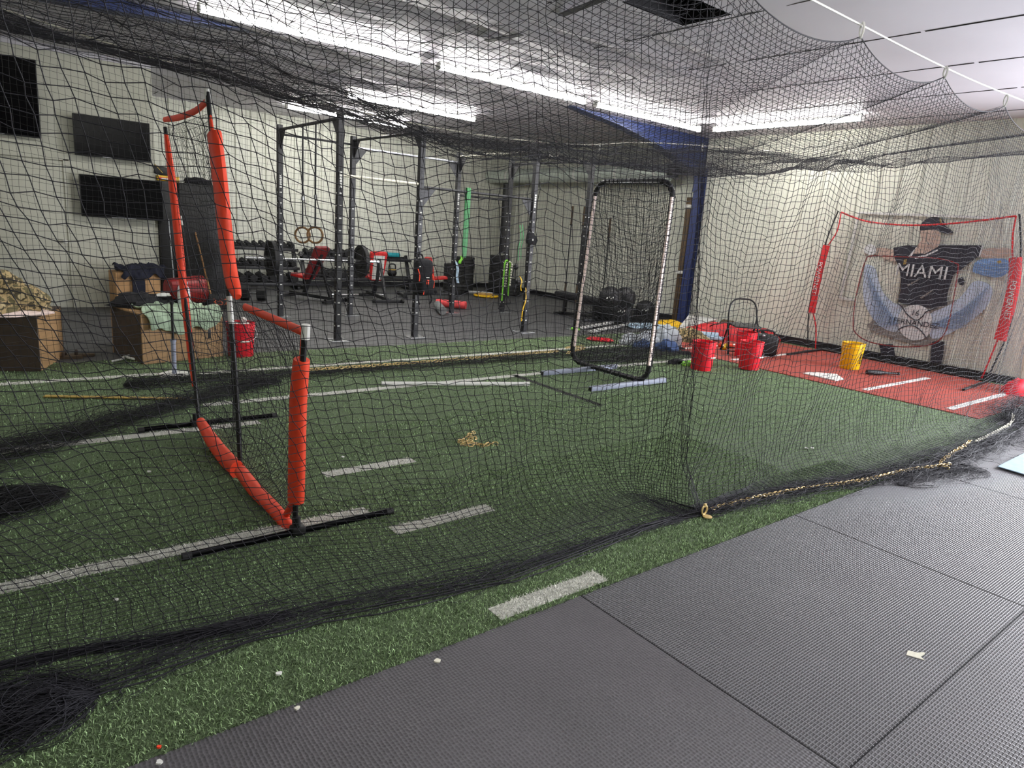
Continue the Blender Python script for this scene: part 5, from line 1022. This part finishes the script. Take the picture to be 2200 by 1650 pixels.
def drape(w, d, h, rz, rect, m, name, label, cat, seed, loc, n=30, th=.014, amp=.03):   # cloth lying over a box top and hanging down its front
    r = np.array(rect, float); U, W = np.meshgrid(np.linspace(0, 1, n), np.linspace(0, 1, n), indexing='ij')
    e = .07*noise2(U*5, W*5, seed); X = r[0]+(r[1]-r[0])*U+e*(W-.3)+.05*noise2(W*6, U*0, seed+3)*(U-.5)*2; Yv = r[2]+(r[3]-r[2])*W+.06*noise2(U*7, W*2, seed+4)*(1-W)
    over = np.clip(-d/2-Yv, 0, None); Y = np.where(over > 0, -d/2-.022-.012*np.sin(U*19)-.03*np.clip(over, 0, .08)/.08, Yv); Z = h+.014-over
    Z = Z+np.where(over > 0, 0, amp*(1+noise2(U*8, W*8, seed+1))+amp*.5*noise2(U*18, W*14, seed+2)); Y = Y-np.where(over > 0, amp*.7*np.abs(noise2(U*9, W*6, seed+1)), 0)
    rnd = ((U-.5)**2+(W-.5)**2) > .44; P = np.stack([X, Y, np.maximum(Z, .02)], -1); b = MB(); fs = [[i*n+j, i*n+j+1, (i+1)*n+j+1, (i+1)*n+j] for i in range(n-1) for j in range(n-1) if not (rnd[i, j] and rnd[i+1, j+1])]
    b.add(P.reshape(-1, 3), fs); o = b.build(name, m, None, None, 60); bm = bmesh.new(); bm.from_mesh(o.data); bmesh.ops.delete(bm, geom=[v for v in bm.verts if not v.link_faces], context='VERTS'); bm.to_mesh(o.data); bm.free()
    s = o.modifiers.new('solid', 'SOLIDIFY'); s.thickness = th; sb = o.modifiers.new('sub', 'SUBSURF'); sb.levels = sb.render_levels = 1
    o.location = loc; o.rotation_euler = (0, 0, rz); return tag(o, label, cat)
drape(.84, .72, .5, rad(13.5), (-.36, .36, -.54, .2), 'green_cloth', 'green_jacket', 'pale sage green jacket draped over the front of the plywood box', 'jacket', 81, (1.53, 7.86, .01))
c = V((1.30, 7.95, 0)); heap('black_jacket', 0, 0, (.32, .2, .13), 'black_cloth', 'black jacket crumpled on the left part of the plywood box', 'jacket', 82, .515, .3, .2, (1.33, 8.0)); heap('hat', 0, 0, (.14, .12, .12), 'black_cloth', 'black cap between the jacket and the red bucket on the plywood box', 'cap', 83, .515, .15, 0, (1.62, 8.12)); heap('white_sock', 0, 0, (.07, .035, .035), 'white', 'small white cloth on top of the black jacket', 'cloth', 84, .62, .2, .1, (1.52, 7.97))
bucket((1.60, 8.12, .66), 'dark_red_plastic', 'dark red bucket tipped over on top of the plywood box', 'dark red bucket', False, False, (0, rad(88), rad(12)))
def bottle(loc, h, label, cap):
    r = root('water_bottle', label, 'bottle', loc, 'water bottles on the plywood box'); s = h/.25
    part(MB().lathe([(0, 0), (.033*s, 0), (.036*s, .008*s), (.034*s, .05*s), (.036*s, .06*s), (.034*s, .1*s), (.036*s, .15*s), (.03*s, .185*s), (.014*s, .215*s), (.013*s, .23*s), (0, .23*s)], 20), 'bottle_body', 'clear_plastic', r); part(MB().lathe([(.0, .228*s), (.0165*s, .228*s), (.0165*s, .25*s), (0, .25*s)], 16), 'cap', cap, r); part(MB().lathe([(.0365*s, .07*s), (.0372*s, .072*s), (.0372*s, .13*s), (.0365*s, .132*s)], 20), 'wrapper', 'white', r)
bottle((1.72, 7.84, .515), .27, 'clear water bottle with pale blue cap in front of the red bucket', 'pale_blue'); bottle((1.70, 7.98, .515), .27, 'clear bottle with white cap just behind the other one', 'white')
bucket((1.25, 8.42, .012), 'yellow_plastic', 'yellow bucket standing behind the plywood box', 'yellow buckets', False)
c = (FL(510, 768)+V((.07, .11, 0))); bucket(on(c), 'red_plastic', 'red bucket full of baseballs right of the plywood box', 'red buckets')
for k, (dx, dy, z) in enumerate(((-.07, -.04, .33), (.01, -.07, .34), (.07, -.02, .335), (-.03, .04, .335), (.05, .06, .33), (.03, -.01, .395), (-.08, .04, .335))):
    q = root('baseball', '%s white baseball in the red bucket beside the plywood box' % ORDN[k] if k != 5 else 'topmost white baseball in the red bucket beside the plywood box', 'ball', (c.x+dx, c.y+dy, z), 'baseballs in the bucket'); part(MB().ell((0, 0, 0), .037, 16), 'cover', 'white', q); part(MB().tube([V((.0372*math.cos(t), .0372*math.sin(t)*.8, .0372*.6*math.sin(2*t))).normalized()*.0372 for t in np.linspace(0, 2*PI, 30)[:-1]], .0012, 4, True), 'seam', 'red_nylon', q)
solo(MB().lathe([(.0, .1), (.128, .1), (.138, .31), (0, .315)], 20, (c.x, c.y, 0)), 'ball_fill', 'white', 'pale layer of baseballs filling the red bucket', 'ball', (c.x, c.y, .1)) if False else None
# clothes on the dark box
heap('camo_jacket', 0, 0, (.36, .24, .3), 'camo_cloth', 'camouflage jacket heaped on the dark box at the left edge', 'jacket', 91, .512, .25, .4, (.17, 7.62)); heap('hat', 0, 0, (.14, .13, .13), 'camo_cloth', 'dark camouflage cap on top of the heaped jacket', 'cap', 92, .76, .1, 0, (.13, 7.66)); heap('pink_towel', 0, 0, (.3, .18, .045), 'tape_pink', 'pale pink towel edge under the camouflage jacket', 'towel', 93, .512, .15, .35, (.24, 7.52))
solo(MB().box((.03, 7.36, .60), (.1, .14, .15), (0, 0, .4), bev=.03), 'grey_case', 'grey_cloth', 'small grey case under the front of the camouflage jacket', 'case', (.03, 7.36, .512))
# cardboard box and navy jacket at the partition
r = root('cardboard_box', 'brown cardboard box against the partition with a navy jacket on it', 'box', (1.78, 11.3, .012), None, rad(3)); part(MB().box((0, 0, .28), (.58, .48, .56), bev=.006), 'carton', 'cardboard', r); part(MB().box((-.14, -.1, .575), (.3, .28, .006), (.1, -.12, 0)), 'flap', 'cardboard', r); part(MB().box((0, -.242, .28), (.05, .002, .56)), 'tape', 'tan_cloth', r)
drape(.58, .48, .58, rad(3), (-.26, .36, -.34, .14), 'navy_cloth', 'navy_jacket', 'dark navy jacket draped over the cardboard box', 'jacket', 85, (1.8, 11.3, .012), 26, .02, .05)
a = V((1.78, 11.045, .55)); band([a, a+V((.01, -.012, -.15)), a+V((-.0, -.015, -.34))], .16, 'jacket_sleeve', 'navy_cloth', 'navy sleeve hanging down the front of the cardboard box', 'sleeve', th=.05)
# dark cabinet with clutter on top
r = root('storage_cabinet', 'tall black cabinet standing at the end of the partition', 'cabinet', (2.82, 11.75, .012)); part(MB().box((0, 0, .95), (.7, .46, 1.9), bev=.006), 'carcass', 'black', r); part(MB().box((-.0, -.236, .95), (.68, .014, 1.86), bev=.003), 'door', 'black', r); part(MB().cyl((.29, -.245, .9), (.29, -.245, 1.05), .008), 'handle', 'dark_steel', r)
r = root('tall_locker', 'dark narrow locker between the partition and the black cabinet', 'cabinet', (2.33, 11.86, .012)); part(MB().box((0, 0, .95), (.24, .46, 1.9), bev=.004), 'carcass', 'dark_steel', r); part(MB().box((0, -.236, .95), (.22, .012, 1.84), bev=.003), 'door', 'black', r)
z = 1.914; r = root('shoe_box', 'black shoe box tilted open on top of the dark locker', 'box', (2.31, 11.76, z+.075)); part(MB().box((0, 0, .07), (.26, .2, .12), (0, .12, 0), bev=.004), 'box_body', 'black', r); part(MB().bar((-.13, -.1, .16), (-.02, -.1, .04), .012, .01), 'edge_trim', 'gold_paint', r)
r = root('label_box', 'flat yellow and red carton under the black shoe box', 'box', (2.36, 11.72, z)); part(MB().box((0, 0, .04), (.3, .2, .075), bev=.003), 'carton', 'yellow_plastic', r); part(MB().box((-.03, -.101, .03), (.2, .003, .04)), 'printed_panel', 'red_plastic', r); part(MB().box((-.03, -.1035, .032), (.14, .001, .016)), 'white_stripe', 'white', r)
heap('black_bag', 0, 0, (.22, .15, .09), 'black_cloth', 'black cloth bag lying on top of the tall cabinet', 'bag', 86, z, .25, 0, (2.78, 11.65)); r = root('spray_bottle', 'red and white spray bottle on the right end of the cabinet top', 'bottle', (3.0, 11.6, z)); part(MB().lathe([(0, 0), (.035, 0), (.036, .1), (.02, .13), (0, .13)], 16), 'bottle_body', 'tape_pink', r); part(MB().lathe([(.03, .1), (.038, .11), (.036, .22), (.02, .235), (0, .235)], 14), 'cap', 'red_plastic', r)
def stick(p0, p1, ra, m, label, tip=None, name='stick'):
    r = root(name, label, 'stick', V((p0.x, p0.y, p0.z)), 'sticks leaning on the cabinet'); part(MB().tube([p0, (p0+p1)/2, p1], [ra, ra*.95, ra*.85], 8), 'shaft', m, r, True)
    if tip: d = (p0-p1).normalized(); part(MB().cyl(p1, p1+d*.14, ra*1.5), 'tip', tip, r, True)
stick(V((2.86, 11.2, .012)), PY(419, 497, 11.46), .014, 'wood', 'wooden stick leaning on the front of the black cabinet'); stick(V((2.62, 11.3, .012)), PY(387, 464, 11.46), .014, 'dark_steel', 'dark stick with white tip leaning on the black cabinet', 'white', 'tipped_stick'); stick(V((2.34, 11.35, .012)), PY(362, 470, 11.55), .01, 'steel', 'thin grey rod leaning on the dark locker', None, 'metal_rod')
r = root('digital_timer', 'small black timer with red digits on the floor before the cabinet', 'clock', (2.93, 11.15, .012)); part(MB().box((0, 0, .13), (.34, .06, .24), (.0, 0, 0), bev=.008), 'casing', 'black', r); text('3:52', .14, basis((1, 0, 0), (0, 0, 1), (0, -.0315, .12)), 'led_red', r, name='digits')
# batting tee
c = FL(375, 806); r = root('batting_tee', 'batting tee with grey lower tube and black upper tube on a white base', 'tee', (c.x, c.y, .002)); part(MB().prism([(-.13, -.1, 0), (.13, -.1, 0), (.13, .06, 0), (0, .16, 0), (-.13, .06, 0)], (0, 0, .014)), 'base', 'white', r); part(MB().cyl((0, 0, .014), (0, 0, .33), .021).cyl((0, 0, .32), (0, 0, .345), .026), 'lower_tube', 'grey_paint', r); part(MB().cyl((0, 0, .34), (0, 0, .68), .012), 'upper_tube', 'black', r); part(MB().lathe([(.012, .67), (.02, .69), (.018, .71), (0.01, .70)], 14), 'ball_cup', 'black_rubber', r)
# sandals and straps at the turf edge
for k, (px, py, rz) in enumerate(((146, 770, .1), (172, 766, .25))):
    c = FL(px, py); r = root('sandal', ('left' if k == 0 else 'right')+' dark brown sandal beside the dark jump box', 'sandal', (c.x, c.y, .002), 'pair of sandals', rz+1.2); part(MB().prism([(.045*math.cos(a)*(1 if math.sin(a) > 0 else .8), .13*math.sin(a), 0) for a in np.linspace(0, 2*PI, 20)[:-1]], (0, 0, .025)), 'sole', 'dark_wood', r); part(MB().tube(catmull([(-.045, .03, .02), (-.03, .03, .055), (.03, .03, .055), (.045, .03, .02)], 5), .014, 6), 'strap', 'shade_brown', r)
c = FL(268, 776); b = MB().tube(catmull([V((-.12, -.03, .01)), V((-.02, .0, .02)), V((.0, .05, .03)), V((.05, .06, .04)), V((.03, .02, .03)), V((.1, -.03, .015)), V((.15, -.05, .01))], 6), .012, 6); solo(b, 'white_strap', 'white', 'short white strap curled in front of the plywood box', 'strap', (c.x, c.y, .004), world=False)
a, b_ = FL(95, 851, .012), FL(420, 857, .012); solo(MB().bar(a, b_, .05, .01, .003), 'yellow_tape', 'gold_paint', 'long yellow strip on the turf left of the orange screen', 'strip', ((a.x+b_.x)/2, (a.y+b_.y)/2, .002))
# ------------------------------------------------------------------ small debris near the viewer
def chip(px, py, s, m, label, z=.004, rz=0.):
    c = FL(px, py, z); b = MB(); n = 9; g = random.Random(px); b.prism([(math.cos(2*PI*i/n)*s*g.uniform(.6, 1.1), math.sin(2*PI*i/n)*s*.7*g.uniform(.6, 1.1), 0) for i in range(n)], (0, 0, .006)); o = solo(b, 'shell_chip', m, label, 'chip', (c.x, c.y, z), 'pale chips on the ground', world=False); o.rotation_euler = (0.15, .1, rz)
for a in ((598, 1448, .013, 'white', 'round white chip on the turf near the lower edge', .018), (940, 1421, .016, 'rope', 'pointed cream chip on the pebbled rubber mat', .013), (106, 1482, .012, 'white', 'white chip by the heap of net in the lower left', .02), (342, 1639, .012, 'white', 'white chip at the bottom edge where turf meets mat', .014), (1732, 963, .022, 'white', 'left one of two white chips right of the net seam', .012), (1745, 963, .022, 'white', 'right one of two white chips right of the net seam', .012), (249, 1289, .012, 'white', 'small white chip below the long white turf line', .018), (320, 1014, .014, 'white', 'white chip on the turf left of the orange screen', .015), (737, 982, .014, 'white', 'white chip above the short white dash', .014), (638, 1523, .011, 'rope', 'cream chip on the edge between turf and pebbled mat', .013), (341, 1606, .008, 'orange', 'tiny orange chip in the turf near the lower left', .018)): chip(*a)
c = FL(1966, 1402, .013); solo(MB().prism([(-.03, .02, 0), (.01, .03, 0), (.03, .0, 0), (.06, -.015, 0), (.05, -.022, 0), (.01, -.02, 0), (0, -.04, 0)], (0, 0, .0015)), 'tape_scrap', 'rope', 'torn cream scrap of tape on the ribbed rubber mat', 'scrap', (c.x, c.y, .0005), world=False)
